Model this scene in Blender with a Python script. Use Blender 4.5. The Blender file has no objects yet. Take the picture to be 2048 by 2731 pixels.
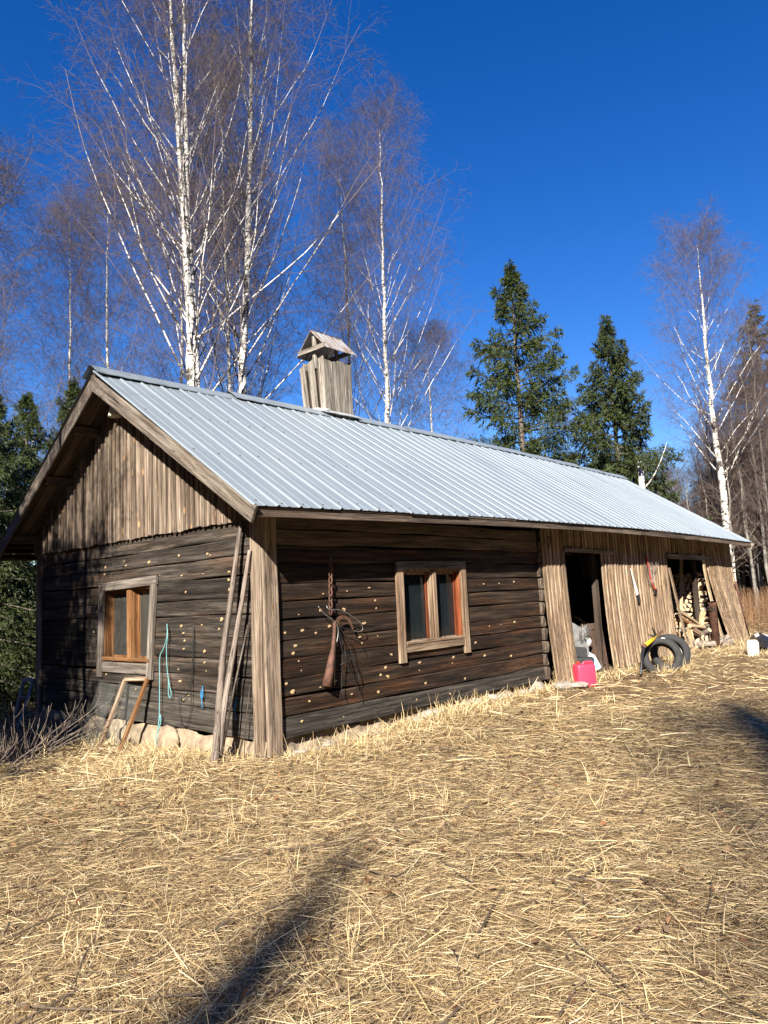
import bpy, math, random
import numpy as np
from mathutils import Vector, Matrix, Quaternion
random.seed(7); RNG=np.random.default_rng(11)
sc=bpy.context.scene; COL=sc.collection
V=Vector
# ---------------------------------------------------------------- camera
cam=bpy.data.objects.new('camera',bpy.data.cameras.new('camera')); COL.objects.link(cam)
cam.data.sensor_fit='VERTICAL'; cam.data.sensor_height=36; cam.data.lens=36*1945.07/2731
cam.data.clip_start=.05; cam.data.clip_end=2000
yaw,pitch,roll=[math.radians(a) for a in (42.28188,6.56768,-2.6258)]
fw=V((math.cos(pitch)*math.cos(yaw),math.cos(pitch)*math.sin(yaw),math.sin(pitch)))
rt=V((math.sin(yaw),-math.cos(yaw),0)); up=rt.cross(fw)
r2=rt*math.cos(roll)+up*math.sin(roll); u2=up*math.cos(roll)-rt*math.sin(roll)
CAM=V((-4.59162,-5.85694,1.37624))
m=Matrix((r2,u2,-fw)).transposed().to_4x4(); m.translation=CAM; cam.matrix_world=m
sc.camera=cam
# ---------------------------------------------------------------- world, sun, exposure
SUN_EL=math.radians(31.3); SUN_AZ=math.radians(-151.6)
L=V((-math.cos(SUN_AZ)*math.cos(SUN_EL),-math.sin(SUN_AZ)*math.cos(SUN_EL),-math.sin(SUN_EL)))
w=bpy.data.worlds.new('World'); sc.world=w; w.use_nodes=True
nt=w.node_tree; bg=nt.nodes['Background']
sky=nt.nodes.new('ShaderNodeTexSky'); sky.sky_type='NISHITA'; sky.sun_disc=False
sky.sun_elevation=SUN_EL; sky.sun_rotation=math.atan2(math.cos(SUN_AZ),math.sin(SUN_AZ))
sky.altitude=0; sky.air_density=.95; sky.dust_density=0; sky.ozone_density=3.0
hs=nt.nodes.new('ShaderNodeHueSaturation'); hs.inputs['Saturation'].default_value=1.37; hs.inputs['Hue'].default_value=.517; hs.inputs['Value'].default_value=1.0
nt.links.new(sky.outputs[0],hs.inputs['Color']); nt.links.new(hs.outputs[0],bg.inputs[0]); bg.inputs[1].default_value=.064
sd=bpy.data.lights.new('sun','SUN'); sd.energy=5.0; sd.angle=math.radians(.53); sd.color=(1,.925,.81)
so=bpy.data.objects.new('sun',sd); COL.objects.link(so); so.rotation_euler=L.to_track_quat('-Z','Y').to_euler(); so.location=(0,0,30)
vs=sc.view_settings; vs.view_transform='Standard'; vs.look='None'; vs.exposure=1.42; vs.gamma=1; vs.use_curve_mapping=False
# ---------------------------------------------------------------- helpers
WM={}
def reg(o,world=None):
    WM[o.name]=world.copy() if world is not None else Matrix.Identity(4)
def adopt(o,parent):
    if parent is not None:
        o.parent=parent; o.matrix_parent_inverse=WM[parent.name].inverted()
def tag(o,label=None,cat=None,group=None,kind=None):
    if label: o['label']=label
    if cat: o['category']=cat
    if group: o['group']=group
    if kind: o['kind']=kind
    return o
def empty(name,loc,label,cat,group=None):
    o=bpy.data.objects.new(name,None); COL.objects.link(o); o.empty_display_size=.1
    mw=Matrix.Translation(V(loc)); o.matrix_basis=mw; reg(o,mw); return tag(o,label,cat,group)
def mkmesh(name,v,f,smooth=False,mats=(),midx=None):
    me=bpy.data.meshes.new(name); me.from_pydata([tuple(p) for p in v],[],f)
    for mm in mats: me.materials.append(mm)
    if smooth: me.polygons.foreach_set('use_smooth',[True]*len(f))
    if midx is not None: me.polygons.foreach_set('material_index',midx)
    me.update(); return me
def obj(name,me,mat=None,parent=None,world=None):
    if mat is not None and not me.materials: me.materials.append(mat)
    o=bpy.data.objects.new(name,me); COL.objects.link(o)
    if world is None: world=Matrix.Identity(4)
    o.matrix_basis=world; reg(o,world); adopt(o,parent); return o
def npmesh(name,verts,faces,mats,smooth=True,col=None,midx=None):
    """verts (N,3), faces (M,k) numpy arrays"""
    me=bpy.data.meshes.new(name); k=faces.shape[1]
    me.vertices.add(len(verts)); me.vertices.foreach_set('co',verts.astype(np.float32).ravel())
    me.loops.add(faces.size); me.loops.foreach_set('vertex_index',faces.astype(np.int32).ravel())
    me.polygons.add(len(faces)); me.polygons.foreach_set('loop_start',np.arange(0,faces.size,k,dtype=np.int32))
    me.polygons.foreach_set('loop_total',np.full(len(faces),k,dtype=np.int32))
    me.polygons.foreach_set('use_smooth',np.full(len(faces),smooth))
    if midx is not None: me.polygons.foreach_set('material_index',midx.astype(np.int32))
    for mm in mats: me.materials.append(mm)
    if col is not None:
        a=me.attributes.new('tint','FLOAT_COLOR','POINT'); c=np.ones((len(verts),4),np.float32); c[:,:3]=col; a.data.foreach_set('color',c.ravel())
    me.update(calc_edges=True); return me
def frame(z,xhint):
    z=V(z).normalized(); x=V(xhint); x=(x-z*x.dot(z)).normalized(); y=z.cross(x)
    return Matrix((x,y,z)).transposed()
def TM(p,R): mm=R.to_4x4(); mm.translation=V(p); return mm
def board(name,p0,p1,width,thick,normal,mat,parent,segs=3,jit=.002,warp=0.0,taper=1.0,chip=0.0):
    """a plank from p0 to p1 (axis = local Z), its face turned to `normal` (local -Y side is back)"""
    p0=V(p0);p1=V(p1);d=p1-p0;Ln=d.length
    n=V(normal); z=d.normalized(); n=(n-z*n.dot(z)).normalized(); x=n.cross(z)   # x,n,z right handed
    R=Matrix((x,n,z)).transposed()
    b=min(.004,thick*.2,width*.1); w2=width/2
    prof=[(-w2,0),(w2,0),(w2,thick-b),(w2-b,thick),(-w2+b,thick),(-w2,thick-b)]
    v=[];f=[];K=len(prof)
    for i in range(segs+1):
        t=i/segs; s=1+(taper-1)*t
        ox=random.uniform(-jit,jit); oy=random.uniform(-jit,jit)+warp*4*t*(1-t)
        for (a,c) in prof:
            zz=t*Ln
            if i in(0,segs) and chip: zz+=random.uniform(-chip,chip)
            v.append((a*s+ox+random.uniform(-jit,jit)*.6,c+oy,zz))
    for i in range(segs):
        for j in range(K):
            a=i*K+j;bq=i*K+(j+1)%K; f.append((a,bq,bq+K,a+K))
    f.append(tuple(range(K-1,-1,-1))); f.append(tuple(range(segs*K,segs*K+K)))
    return obj(name,mkmesh(name,v,f),mat,parent,TM(p0,R))
def box(name,c,size,mat,parent=None,rot=None,bev=.004):
    sx,sy,sz=[s/2 for s in size]; v=[];b=min(bev,min(size)*.3)
    for z,bb in((-sz,b),(-sz+b,0),(sz-b,0),(sz,b)):
        for x,y in((-sx+bb,-sy),(sx-bb,-sy),(sx,-sy+bb),(sx,sy-bb),(sx-bb,sy),(-sx+bb,sy),(-sx,sy-bb),(-sx,-sy+bb)):
            qx=max(-sx+bb,min(sx-bb,x)); qy=max(-sy+bb,min(sy-bb,y)); v.append((qx if bb else x,qy if bb else y,z))
    f=[tuple(range(7,-1,-1)),tuple(range(24,32))]
    for i in range(3):
        for j in range(8): a=i*8+j;c2=i*8+(j+1)%8; f.append((a,c2,c2+8,a+8))
    R=rot if rot is not None else Matrix.Identity(3)
    return obj(name,mkmesh(name,v,f),mat,parent,TM(c,R))
def crom(pts,n=6):
    P=[V(p) for p in pts]; out=[]
    for i in range(len(P)-1):
        a=P[max(i-1,0)];b=P[i];c=P[i+1];d=P[min(i+2,len(P)-1)]
        for k in range(n):
            t=k/n; out.append(.5*((2*b)+(c-a)*t+(2*a-5*b+4*c-d)*t*t+(3*b-a-3*c+d)*t**3))
    out.append(P[-1]); return out
def tube_geo(path,rad,S=6,cap=True):
    path=[V(p) for p in path]; n=len(path)
    if not hasattr(rad,'__len__'): rad=[rad]*n
    v=[];f=[]; ref=None
    for i,p in enumerate(path):
        t=(path[min(i+1,n-1)]-path[max(i-1,0)]).normalized()
        if ref is None: ref=V((0,0,1)) if abs(t.z)<.9 else V((1,0,0))
        x=(ref-t*ref.dot(t)).normalized(); y=t.cross(x); ref=x
        for k in range(S):
            a=2*math.pi*k/S; v.append(p+(x*math.cos(a)+y*math.sin(a))*rad[i])
    for i in range(n-1):
        for k in range(S): a=i*S+k;b=i*S+(k+1)%S; f.append((a,b,b+S,a+S))
    if cap: f.append(tuple(range(S-1,-1,-1))); f.append(tuple(range((n-1)*S,n*S)))
    return v,f
def tube(name,path,rad,mat,parent=None,S=6,smooth=True,org=None):
    org=V(path[0]) if org is None else V(org)
    v,f=tube_geo([V(p)-org for p in path],rad,S)
    return obj(name,mkmesh(name,v,f,smooth),mat,parent,Matrix.Translation(org))
def join(parts):
    v=[];f=[]
    for a,b in parts:
        o=len(v); v+=list(a); f+=[tuple(i+o for i in q) for q in b]
    return v,f
def blob(name,c,size,mat,parent=None,seed=0,sub=2,rough=.22,flat=None,rot=0,smooth=True):
    import bmesh
    bm=bmesh.new(); bmesh.ops.create_icosphere(bm,subdivisions=sub,radius=1)
    rr=random.Random(seed); offs=[V([rr.uniform(-1,1) for _ in range(3)]).normalized() for _ in range(9)]; am=[rr.uniform(-1,1)*rough for _ in range(9)]
    for vv in bm.verts:
        n=vv.co.normalized(); s=1
        for o_,a_ in zip(offs,am): s+=a_*max(0,n.dot(o_))**3
        s+=rr.uniform(-1,1)*rough*.12
        vv.co=V((n.x*s*size[0]/2,n.y*s*size[1]/2,n.z*s*size[2]/2))
        if flat is not None and vv.co.z<flat: vv.co.z=flat+(vv.co.z-flat)*.1
    me=bpy.data.meshes.new(name); bm.to_mesh(me); bm.free()
    if smooth: me.polygons.foreach_set('use_smooth',[True]*len(me.polygons))
    return obj(name,me,mat,parent,Matrix.Translation(V(c))@Matrix.Rotation(rot,4,'Z'))
def lathe_geo(prof,S=32,axis='Z'):
    v=[];f=[];n=len(prof)
    for i in range(S):
        a=2*math.pi*i/S
        for r,h in prof: v.append((r*math.cos(a),r*math.sin(a),h))
    for i in range(S):
        for j in range(n-1):
            a=i*n+j;b=((i+1)%S)*n+j; f.append((a,b,b+1,a+1))
    return v,f
# ---------------------------------------------------------------- materials
def newmat(name):
    mm=bpy.data.materials.new(name); mm.use_nodes=True; nt=mm.node_tree; return mm,nt,nt.nodes['Principled BSDF']
def N(nt,t,**kw):
    n=nt.nodes.new(t)
    for k,v in kw.items():
        if k in n.inputs: n.inputs[k].default_value=v
        else: setattr(n,k,v)
    return n
def ramp(nt,src,stops):
    r=nt.nodes.new('ShaderNodeValToRGB'); e=r.color_ramp.elements
    while len(e)<len(stops): e.new(.5)
    for el,(p,c) in zip(e,stops): el.position=p; el.color=(*c,1) if len(c)==3 else c
    nt.links.new(src,r.inputs[0]); return r.outputs[0]
def mulc(nt,a,b,fac=1.0,mode='MULTIPLY'):
    x=nt.nodes.new('ShaderNodeMix'); x.data_type='RGBA'; x.blend_type=mode; x.inputs[0].default_value=fac
    nt.links.new(a,x.inputs[6]); nt.links.new(b,x.inputs[7]); return x.outputs[2]
def coords(nt,rand=True):
    tc=N(nt,'ShaderNodeTexCoord'); 
    if not rand: return tc.outputs['Object']
    oi=N(nt,'ShaderNodeObjectInfo'); mu=N(nt,'ShaderNodeMath',operation='MULTIPLY'); mu.inputs[1].default_value=53.0
    nt.links.new(oi.outputs['Random'],mu.inputs[0]); cx=N(nt,'ShaderNodeCombineXYZ')
    for i in range(3): nt.links.new(mu.outputs[0],cx.inputs[i])
    ad=N(nt,'ShaderNodeVectorMath',operation='ADD'); nt.links.new(tc.outputs['Object'],ad.inputs[0]); nt.links.new(cx.outputs[0],ad.inputs[1])
    return ad.outputs[0]
def noise(nt,co,scale,detail=5,rough=.6,dist=0):
    mp=N(nt,'ShaderNodeMapping'); mp.inputs['Scale'].default_value=scale if hasattr(scale,'__len__') else (scale,)*3
    nt.links.new(co,mp.inputs[0]); n=N(nt,'ShaderNodeTexNoise',Scale=1.0,Detail=detail,Roughness=rough,Distortion=dist)
    nt.links.new(mp.outputs[0],n.inputs['Vector']); return n.outputs[0]
def bump(nt,bs,h,strength=.4,dist=.01):
    b=N(nt,'ShaderNodeBump',Strength=strength,Distance=dist); nt.links.new(h,b.inputs['Height']); nt.links.new(b.outputs[0],bs.inputs['Normal'])
def wood(name,cols,stain=None,rough=.85,grain=22,rand=.3,crack=.5,knots=.0,knotcol=(.3,.14,.05),bstr=.5,fine=.55):
    mm,nt,bs=newmat(name); co=coords(nt)
    g=noise(nt,co,(grain,grain,.9),6,.62,.15)
    c=ramp(nt,g,[(.30,cols[0]),(.47,cols[1]),(.66,cols[2])])
    fg=noise(nt,co,(grain*6,grain*6,2.2),4,.6)
    c=mulc(nt,c,ramp(nt,fg,[(.32,(1-fine,)*3),(.6,(1.08,)*3)]))
    if stain:
        s=noise(nt,co,(5,5,1.1),4,.6); k=ramp(nt,s,[(.45,(0,0,0)),(.68,(1,1,1))])
        x=nt.nodes.new('ShaderNodeMix'); x.data_type='RGBA'; nt.links.new(k,x.inputs[0]); nt.links.new(c,x.inputs[6])
        st=nt.nodes.new('ShaderNodeMix'); st.data_type='RGBA'; st.blend_type='MULTIPLY'; st.inputs[0].default_value=1; nt.links.new(c,st.inputs[6]); st.inputs[7].default_value=(*stain,1)
        nt.links.new(st.outputs[2],x.inputs[7]); c=x.outputs[2]
    h=fg
    if crack:
        ck=noise(nt,co,(grain*1.1,grain*1.1,.55),3,.5,.3)
        kk=ramp(nt,ck,[(.485,(1,1,1)),(.5,(1-crack,)*3),(.515,(1,1,1))]); c=mulc(nt,c,kk); 
        ck2=noise(nt,co,(grain*2.6,grain*2.6,.8),3,.55,.2); k2=ramp(nt,ck2,[(.475,(1,1,1)),(.5,(1-crack*.8,)*3),(.525,(1,1,1))]); c=mulc(nt,c,k2)
        h=mulc(nt,mulc(nt,fg,kk),k2)
    if knots:
        mp=N(nt,'ShaderNodeMapping'); mp.inputs['Scale'].default_value=(9,9,3.0); nt.links.new(co,mp.inputs[0])
        vo=N(nt,'ShaderNodeTexVoronoi',Scale=1.0); nt.links.new(mp.outputs[0],vo.inputs['Vector'])
        kc=ramp(nt,vo.outputs['Distance'],[(.0,(1,1,1)),(knots*.55,(.9,.9,.9)),(knots,(0,0,0))])
        x=nt.nodes.new('ShaderNodeMix'); x.data_type='RGBA'; nt.links.new(kc,x.inputs[0]); nt.links.new(c,x.inputs[6]); x.inputs[7].default_value=(*knotcol,1); c=x.outputs[2]
    oi=N(nt,'ShaderNodeObjectInfo'); mr=N(nt,'ShaderNodeMapRange'); mr.inputs[3].default_value=1-rand; mr.inputs[4].default_value=1+rand*.8
    ml=N(nt,'ShaderNodeMath',operation='MULTIPLY'); ml.inputs[1].default_value=7.31; fr=N(nt,'ShaderNodeMath',operation='FRACT')
    nt.links.new(oi.outputs['Random'],ml.inputs[0]); nt.links.new(ml.outputs[0],fr.inputs[0]); nt.links.new(fr.outputs[0],mr.inputs[0])
    hv=N(nt,'ShaderNodeHueSaturation'); nt.links.new(mr.outputs[0],hv.inputs['Value']); nt.links.new(c,hv.inputs['Color'])
    nt.links.new(hv.outputs[0],bs.inputs['Base Color']); bs.inputs['Roughness'].default_value=rough; bs.inputs['Specular IOR Level'].default_value=.25
    bump(nt,bs,h,bstr,.008); return mm
def plain(name,col,rough=.6,metal=0,var=.15,scale=8,col2=None,bstr=.0,spec=.5,bscale=None):
    mm,nt,bs=newmat(name); co=coords(nt)
    n=noise(nt,co,scale,5,.6); c2=col2 if col2 else tuple(x*(1-var*2) for x in col)
    nt.links.new(ramp(nt,n,[(.35,c2),(.62,col)]),bs.inputs['Base Color'])
    bs.inputs['Roughness'].default_value=rough; bs.inputs['Metallic'].default_value=metal; bs.inputs['Specular IOR Level'].default_value=spec
    if bstr: bump(nt,bs,noise(nt,co,bscale or scale*3,6,.65),bstr,.02)
    return mm
M={}
M['log_front']=wood('log_front',[(.006,.004,.003),(.030,.019,.012),(.088,.060,.041)],stain=(1.6,1.0,.6),grain=20,rand=.35,crack=.8,bstr=.8)
M['log_gable']=wood('log_gable',[(.009,.0075,.006),(.038,.031,.025),(.105,.089,.075)],stain=(1.25,.98,.82),grain=20,rand=.4,crack=.8,bstr=.8)
M['log_low']=wood('log_low',[(.02,.017,.015),(.066,.057,.048),(.15,.13,.112)],grain=20,rand=.25,crack=.8,bstr=.8)
M['plate']=wood('plate',[(.05,.036,.026),(.12,.09,.068),(.2,.16,.12)],grain=18,rand=.2,crack=.7,bstr=.6)
M['clad_gable']=wood('clad_gable',[(.07,.05,.036),(.22,.165,.122),(.40,.325,.255)],stain=(.55,.5,.47),grain=24,rand=.38,crack=.7,knots=.16,knotcol=(.38,.24,.12))
M['clad_shed']=wood('clad_shed',[(.13,.08,.05),(.40,.285,.18),(.60,.465,.33)],stain=(.50,.46,.46),grain=24,rand=.36,crack=.85,knots=.17,knotcol=(.42,.25,.12))
M['corner']=wood('corner',[(.10,.075,.055),(.27,.205,.15),(.43,.35,.27)],stain=(.6,.55,.52),grain=17,rand=.12,crack=.75,knots=.13,knotcol=(.2,.11,.05))
M['barge']=wood('barge',[(.07,.055,.045),(.2,.165,.135),(.32,.275,.23)],stain=(.7,.65,.6),grain=15,rand=.15,crack=.7)
M['soffit']=wood('soffit',[(.05,.036,.026),(.115,.085,.064),(.18,.14,.11)],grain=16,rand=.35,crack=.6)
M['trim_grey']=wood('trim_grey',[(.06,.05,.042),(.16,.135,.113),(.28,.245,.21)],grain=20,rand=.18,crack=.7)
M['trim_tan']=wood('trim_tan',[(.10,.065,.04),(.30,.215,.145),(.46,.36,.26)],stain=(.7,.6,.55),grain=20,rand=.15,crack=.7,knots=.12)
M['orange']=wood('orange',[(.08,.03,.012),(.205,.092,.036),(.32,.18,.085)],grain=18,rand=.2,crack=.5,rough=.6)
M['redwood']=wood('redwood',[(.08,.018,.007),(.20,.05,.018),(.28,.10,.045)],grain=18,rand=.2,crack=.4,rough=.55)
M['chimney']=wood('chimney',[(.12,.1,.08),(.33,.29,.24),(.52,.47,.41)],grain=26,rand=.18,crack=.85,bstr=.9)
M['pole']=wood('pole',[(.09,.07,.058),(.23,.185,.155),(.36,.30,.26)],grain=16,rand=.15,crack=.8)
M['plank']=wood('plank',[(.2,.13,.07),(.48,.34,.2),(.64,.5,.33)],grain=18,rand=.22,crack=.4)
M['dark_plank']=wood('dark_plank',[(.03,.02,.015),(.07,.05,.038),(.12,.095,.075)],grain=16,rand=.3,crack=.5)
M['knot']=plain('knot',(.58,.44,.25),.85,var=.2,scale=60,col2=(.26,.14,.06))
M['endgrain']=plain('endgrain',(.60,.47,.31),.85,var=.2,scale=22,col2=(.42,.29,.17),bstr=.3)
M['splitwood']=wood('splitwood',[(.28,.17,.08),(.58,.42,.24),(.72,.57,.38)],grain=20,rand=.25,crack=.3)
M['barkwood']=plain('barkwood',(.28,.23,.19),.9,var=.3,scale=14,col2=(.07,.055,.045),bstr=.5)
M['stone']=plain('stone',(.36,.33,.29),.9,scale=7,col2=(.2,.18,.155),bstr=.6)
M['palestone']=plain('palestone',(.62,.6,.54),.9,scale=6,col2=(.45,.42,.36),bstr=.5)
M['mortar']=plain('mortar',(.36,.28,.195),.95,scale=9,col2=(.19,.145,.10),bstr=.9,bscale=12)
M['rust']=plain('rust',(.15,.07,.045),.75,metal=.2,scale=22,col2=(.06,.03,.022),bstr=.25)
M['iron']=plain('iron',(.11,.10,.085),.55,metal=.6,scale=18,col2=(.07,.045,.03))
M['wire']=plain('wire',(.35,.34,.32),.4,metal=.7,scale=20)
M['blackwire']=plain('blackwire',(.02,.02,.022),.5,scale=20)
M['rubber']=plain('rubber',(.024,.025,.027),.75,scale=14,col2=(.038,.037,.036),bstr=.15,spec=.3)
M['blackplastic']=plain('blackplastic',(.02,.02,.022),.3,scale=10)
M['blackcloth']=plain('blackcloth',(.03,.03,.033),.9,scale=10,bstr=.3)
M['yellow']=plain('yellow',(.75,.46,.02),.45,scale=12,col2=(.5,.28,.02))
M['red']=plain('red',(.5,.03,.02),.45,scale=14,col2=(.28,.02,.015))
M['white']=plain('white',(.74,.74,.72),.6,scale=9,col2=(.6,.59,.56))
M['styro']=plain('styro',(.82,.78,.66),.85,scale=5,col2=(.7,.64,.5),bstr=.4)
M['felt']=plain('felt',(.17,.17,.17),.95,scale=9,col2=(.10,.10,.105),bstr=.5)
M['paper']=plain('paper',(.68,.66,.62),.8,scale=5,col2=(.5,.48,.45))
M['cyanrope']=plain('cyanrope',(.10,.34,.38),.8,scale=30,col2=(.20,.36,.36))
M['bluerope']=plain('bluerope',(.02,.18,.38),.7,scale=30)
M['labelblue']=plain('labelblue',(.05,.42,.75),.5,scale=10,var=.05)
M['brownpanel']=wood('brownpanel',[(.025,.014,.010),(.055,.032,.022),(.085,.052,.038)],grain=10,rand=.1,crack=.2)
M['lampwhite']=plain('lampwhite',(.72,.68,.58),.5,scale=8)
M['bluewhite']=plain('bluewhite',(.30,.31,.33),.6,scale=6)
M['curtain']=plain('curtain',(.09,.10,.11),.95,scale=3)
M['flash']=plain('flash',(.52,.55,.56),.45,metal=.3,scale=6)
def mat_pink():
    mm,nt,bs=newmat('redplastic'); bs.inputs['Base Color'].default_value=(.86,.045,.10,1); bs.inputs['Roughness'].default_value=.38
    bs.inputs['Subsurface Weight'].default_value=.25; bs.inputs['Subsurface Radius'].default_value=(.03,.01,.01); bs.inputs['Subsurface Scale'].default_value=.5
    return mm
M['pink']=mat_pink()
def mat_jug():
    mm,nt,bs=newmat('jugplastic'); bs.inputs['Base Color'].default_value=(.72,.76,.78,1); bs.inputs['Roughness'].default_value=.35
    bs.inputs['Subsurface Weight'].default_value=.2; bs.inputs['Subsurface Scale'].default_value=.05; return mm
M['jug']=mat_jug()
def mat_roof():
    mm,nt,bs=newmat('roofmetal'); co=coords(nt)
    a=noise(nt,co,(1.2,.5,.5),5,.6); b=noise(nt,co,(60,4,4),4,.6)
    c=ramp(nt,a,[(.3,(.205,.243,.275)),(.7,(.258,.298,.328))]); c=mulc(nt,c,ramp(nt,b,[(.3,(.90,.91,.92)),(.65,(1.03,1.03,1.03))]))
    sp=noise(nt,co,35,2,.5); c=mulc(nt,c,ramp(nt,sp,[(.24,(.45,.43,.40)),(.29,(1,1,1))]))
    nt.links.new(c,bs.inputs['Base Color']); bs.inputs['Metallic'].default_value=.15; bs.inputs['Roughness'].default_value=.42
    bump(nt,bs,noise(nt,co,(3,1.2,1.2),3,.5),.12,.02); return mm
M['roof']=mat_roof()
def mat_rustroof():
    mm,nt,bs=newmat('rustytin'); co=coords(nt); a=noise(nt,co,(30,3,3),5,.65)
    nt.links.new(ramp(nt,a,[(.36,(.16,.075,.04)),(.45,(.27,.19,.14)),(.52,(.38,.38,.37))]),bs.inputs['Base Color']); bs.inputs['Roughness'].default_value=.6; bs.inputs['Metallic'].default_value=.2; return mm
M['rustroof']=mat_rustroof()
def mat_pane(name,tint,fac,rough=.04):
    mm,nt,bs=newmat(name); out=nt.nodes['Material Output']
    tr=N(nt,'ShaderNodeBsdfTransparent'); tr.inputs[0].default_value=(.97,.985,.985,1)
    bs.inputs['Base Color'].default_value=(*tint,1); bs.inputs['Roughness'].default_value=rough; bs.inputs['Specular IOR Level'].default_value=.6
    co=coords(nt); n=noise(nt,co,(6,6,2),5,.6); r=ramp(nt,n,[(.3,(max(fac*.7,0),)*3),(.7,(min(fac*1.25,1),)*3)])
    mx=N(nt,'ShaderNodeMixShader'); nt.links.new(r,mx.inputs[0]); nt.links.new(tr.outputs[0],mx.inputs[1]); nt.links.new(bs.outputs[0],mx.inputs[2]); nt.links.new(mx.outputs[0],out.inputs[0]); return mm
M['pane']=mat_pane('pane',(.016,.022,.026),.6,.06)
M['panedusty']=mat_pane('panedusty',(.055,.055,.05),.7,.3)
M['glass']=mat_pane('clearglass',(.5,.5,.48),.035,.03)
def mat_tint(name,rough=.8,trans=0.0,spec=.2):
    mm,nt,bs=newmat(name); at=N(nt,'ShaderNodeAttribute',attribute_name='tint'); nt.links.new(at.outputs['Color'],bs.inputs['Base Color'])
    bs.inputs['Roughness'].default_value=rough; bs.inputs['Specular IOR Level'].default_value=spec
    if trans:
        out=nt.nodes['Material Output']; tl=N(nt,'ShaderNodeBsdfTranslucent'); nt.links.new(at.outputs['Color'],tl.inputs[0]); mx=N(nt,'ShaderNodeMixShader'); mx.inputs[0].default_value=trans
        nt.links.new(bs.outputs[0],mx.inputs[1]); nt.links.new(tl.outputs[0],mx.inputs[2]); nt.links.new(mx.outputs[0],out.inputs[0])
    return mm
M['straw']=mat_tint('straw',.7,.2,.3); M['leaf']=mat_tint('deadleaf',.8,.15); M['needle']=mat_tint('needle',.6,.12,.3); M['twig']=mat_tint('twig',.75,0,.3)
def mat_birch(name,dark):
    mm,nt,bs=newmat(name); co=coords(nt,False)
    a=noise(nt,co,(5,5,17),4,.6,.3); c=ramp(nt,a,[(.385,(.03,.025,.022)),(.425,(.30,.26,.22)),(.465,(.70,.66,.60)),(.75,(.80,.77,.71))])
    b=noise(nt,co,(2.2,2.2,1.6),5,.65,.6); c=mulc(nt,c,ramp(nt,b,[(dark,(.07,.06,.055)),(dark+.07,(1,1,1))]))
    nt.links.new(c,bs.inputs['Base Color']); bs.inputs['Roughness'].default_value=.7; bump(nt,bs,a,.5,.02); return mm
M['birch']=mat_birch('birchbark',.39)
M['limb']=mat_birch('birchlimb',.44)
M['bark']=plain('bark',(.15,.12,.10),.9,scale=9,col2=(.06,.048,.04),bstr=.6)
M['greybark']=plain('greybark',(.24,.22,.19),.9,scale=5,col2=(.10,.09,.078),bstr=.4)
def mat_ground():
    mm,nt,bs=newmat('ground'); tc=N(nt,'ShaderNodeTexCoord'); co=tc.outputs['Object']
    a=noise(nt,co,.7,6,.65); b=noise(nt,co,(26,26,26),5,.7)
    c=ramp(nt,a,[(.35,(.14,.097,.056)),(.5,(.22,.16,.092)),(.65,(.29,.22,.125))]); c=mulc(nt,c,ramp(nt,b,[(.3,(.35,.33,.3)),(.65,(1.3,1.25,1.2))]))
    nt.links.new(c,bs.inputs['Base Color']); bs.inputs['Roughness'].default_value=.95; bs.inputs['Specular IOR Level'].default_value=.1; bump(nt,bs,b,.8,.03); return mm
M['ground']=mat_ground()
# ---------------------------------------------------------------- ground
def vnoise(x,y,seed=0):
    r=np.random.default_rng(seed); z=0*x
    for k in range(7):
        f=.35*1.7**k; a=r.uniform(0,6.28); p=r.uniform(0,6.28); z=z+np.sin((x*np.cos(a)+y*np.sin(a))*f+p+1.3*np.sin((y*np.cos(a)-x*np.sin(a))*f*.7+p*2))/1.6**k
    return z/2.4
def G(x,y):
    x=np.asarray(x,float); y=np.asarray(y,float)
    s=np.clip(x/3.3,0,1); s=s*s*(3-2*s); l=np.clip((y-.5)/2.5,0,1)*np.clip((2-x)/2,0,1)
    d=np.hypot(x+4.6,y+5.86); far=np.clip((d-30)/60,0,1)
    mound=.10*np.exp(-(((x-11.2)/1.8)**2+((y-.25)/.7)**2))
    return -.19+.11*s-.13*l+.028*vnoise(x,y,3)+.02*vnoise(x*3.5,y*3.5,4)+far*.5*vnoise(x*.15,y*.15,5)+mound
def gz(x,y): return float(G(x,y))
def build_ground():
    def ax(a,b): 
        n=np.arange(a,b,.18); o=[1,3,7,15,30,60,110,200,340,600]
        return np.concatenate([[a-k for k in o[::-1]],n,[b+k for k in o]])
    xs=ax(-10,17); ys=ax(-9,9); X,Y=np.meshgrid(xs,ys,indexing='ij'); Z=G(X,Y)
    v=np.stack([X,Y,Z],-1).reshape(-1,3); ny=len(ys); i,j=np.meshgrid(np.arange(len(xs)-1),np.arange(ny-1),indexing='ij'); a=(i*ny+j).ravel()
    f=np.stack([a,a+ny,a+ny+1,a+1],1); o=obj('ground',npmesh('ground',v,f,[M['ground']])); tag(o,'brown soil under the flattened dry grass','ground',kind='structure')
build_ground()
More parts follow.
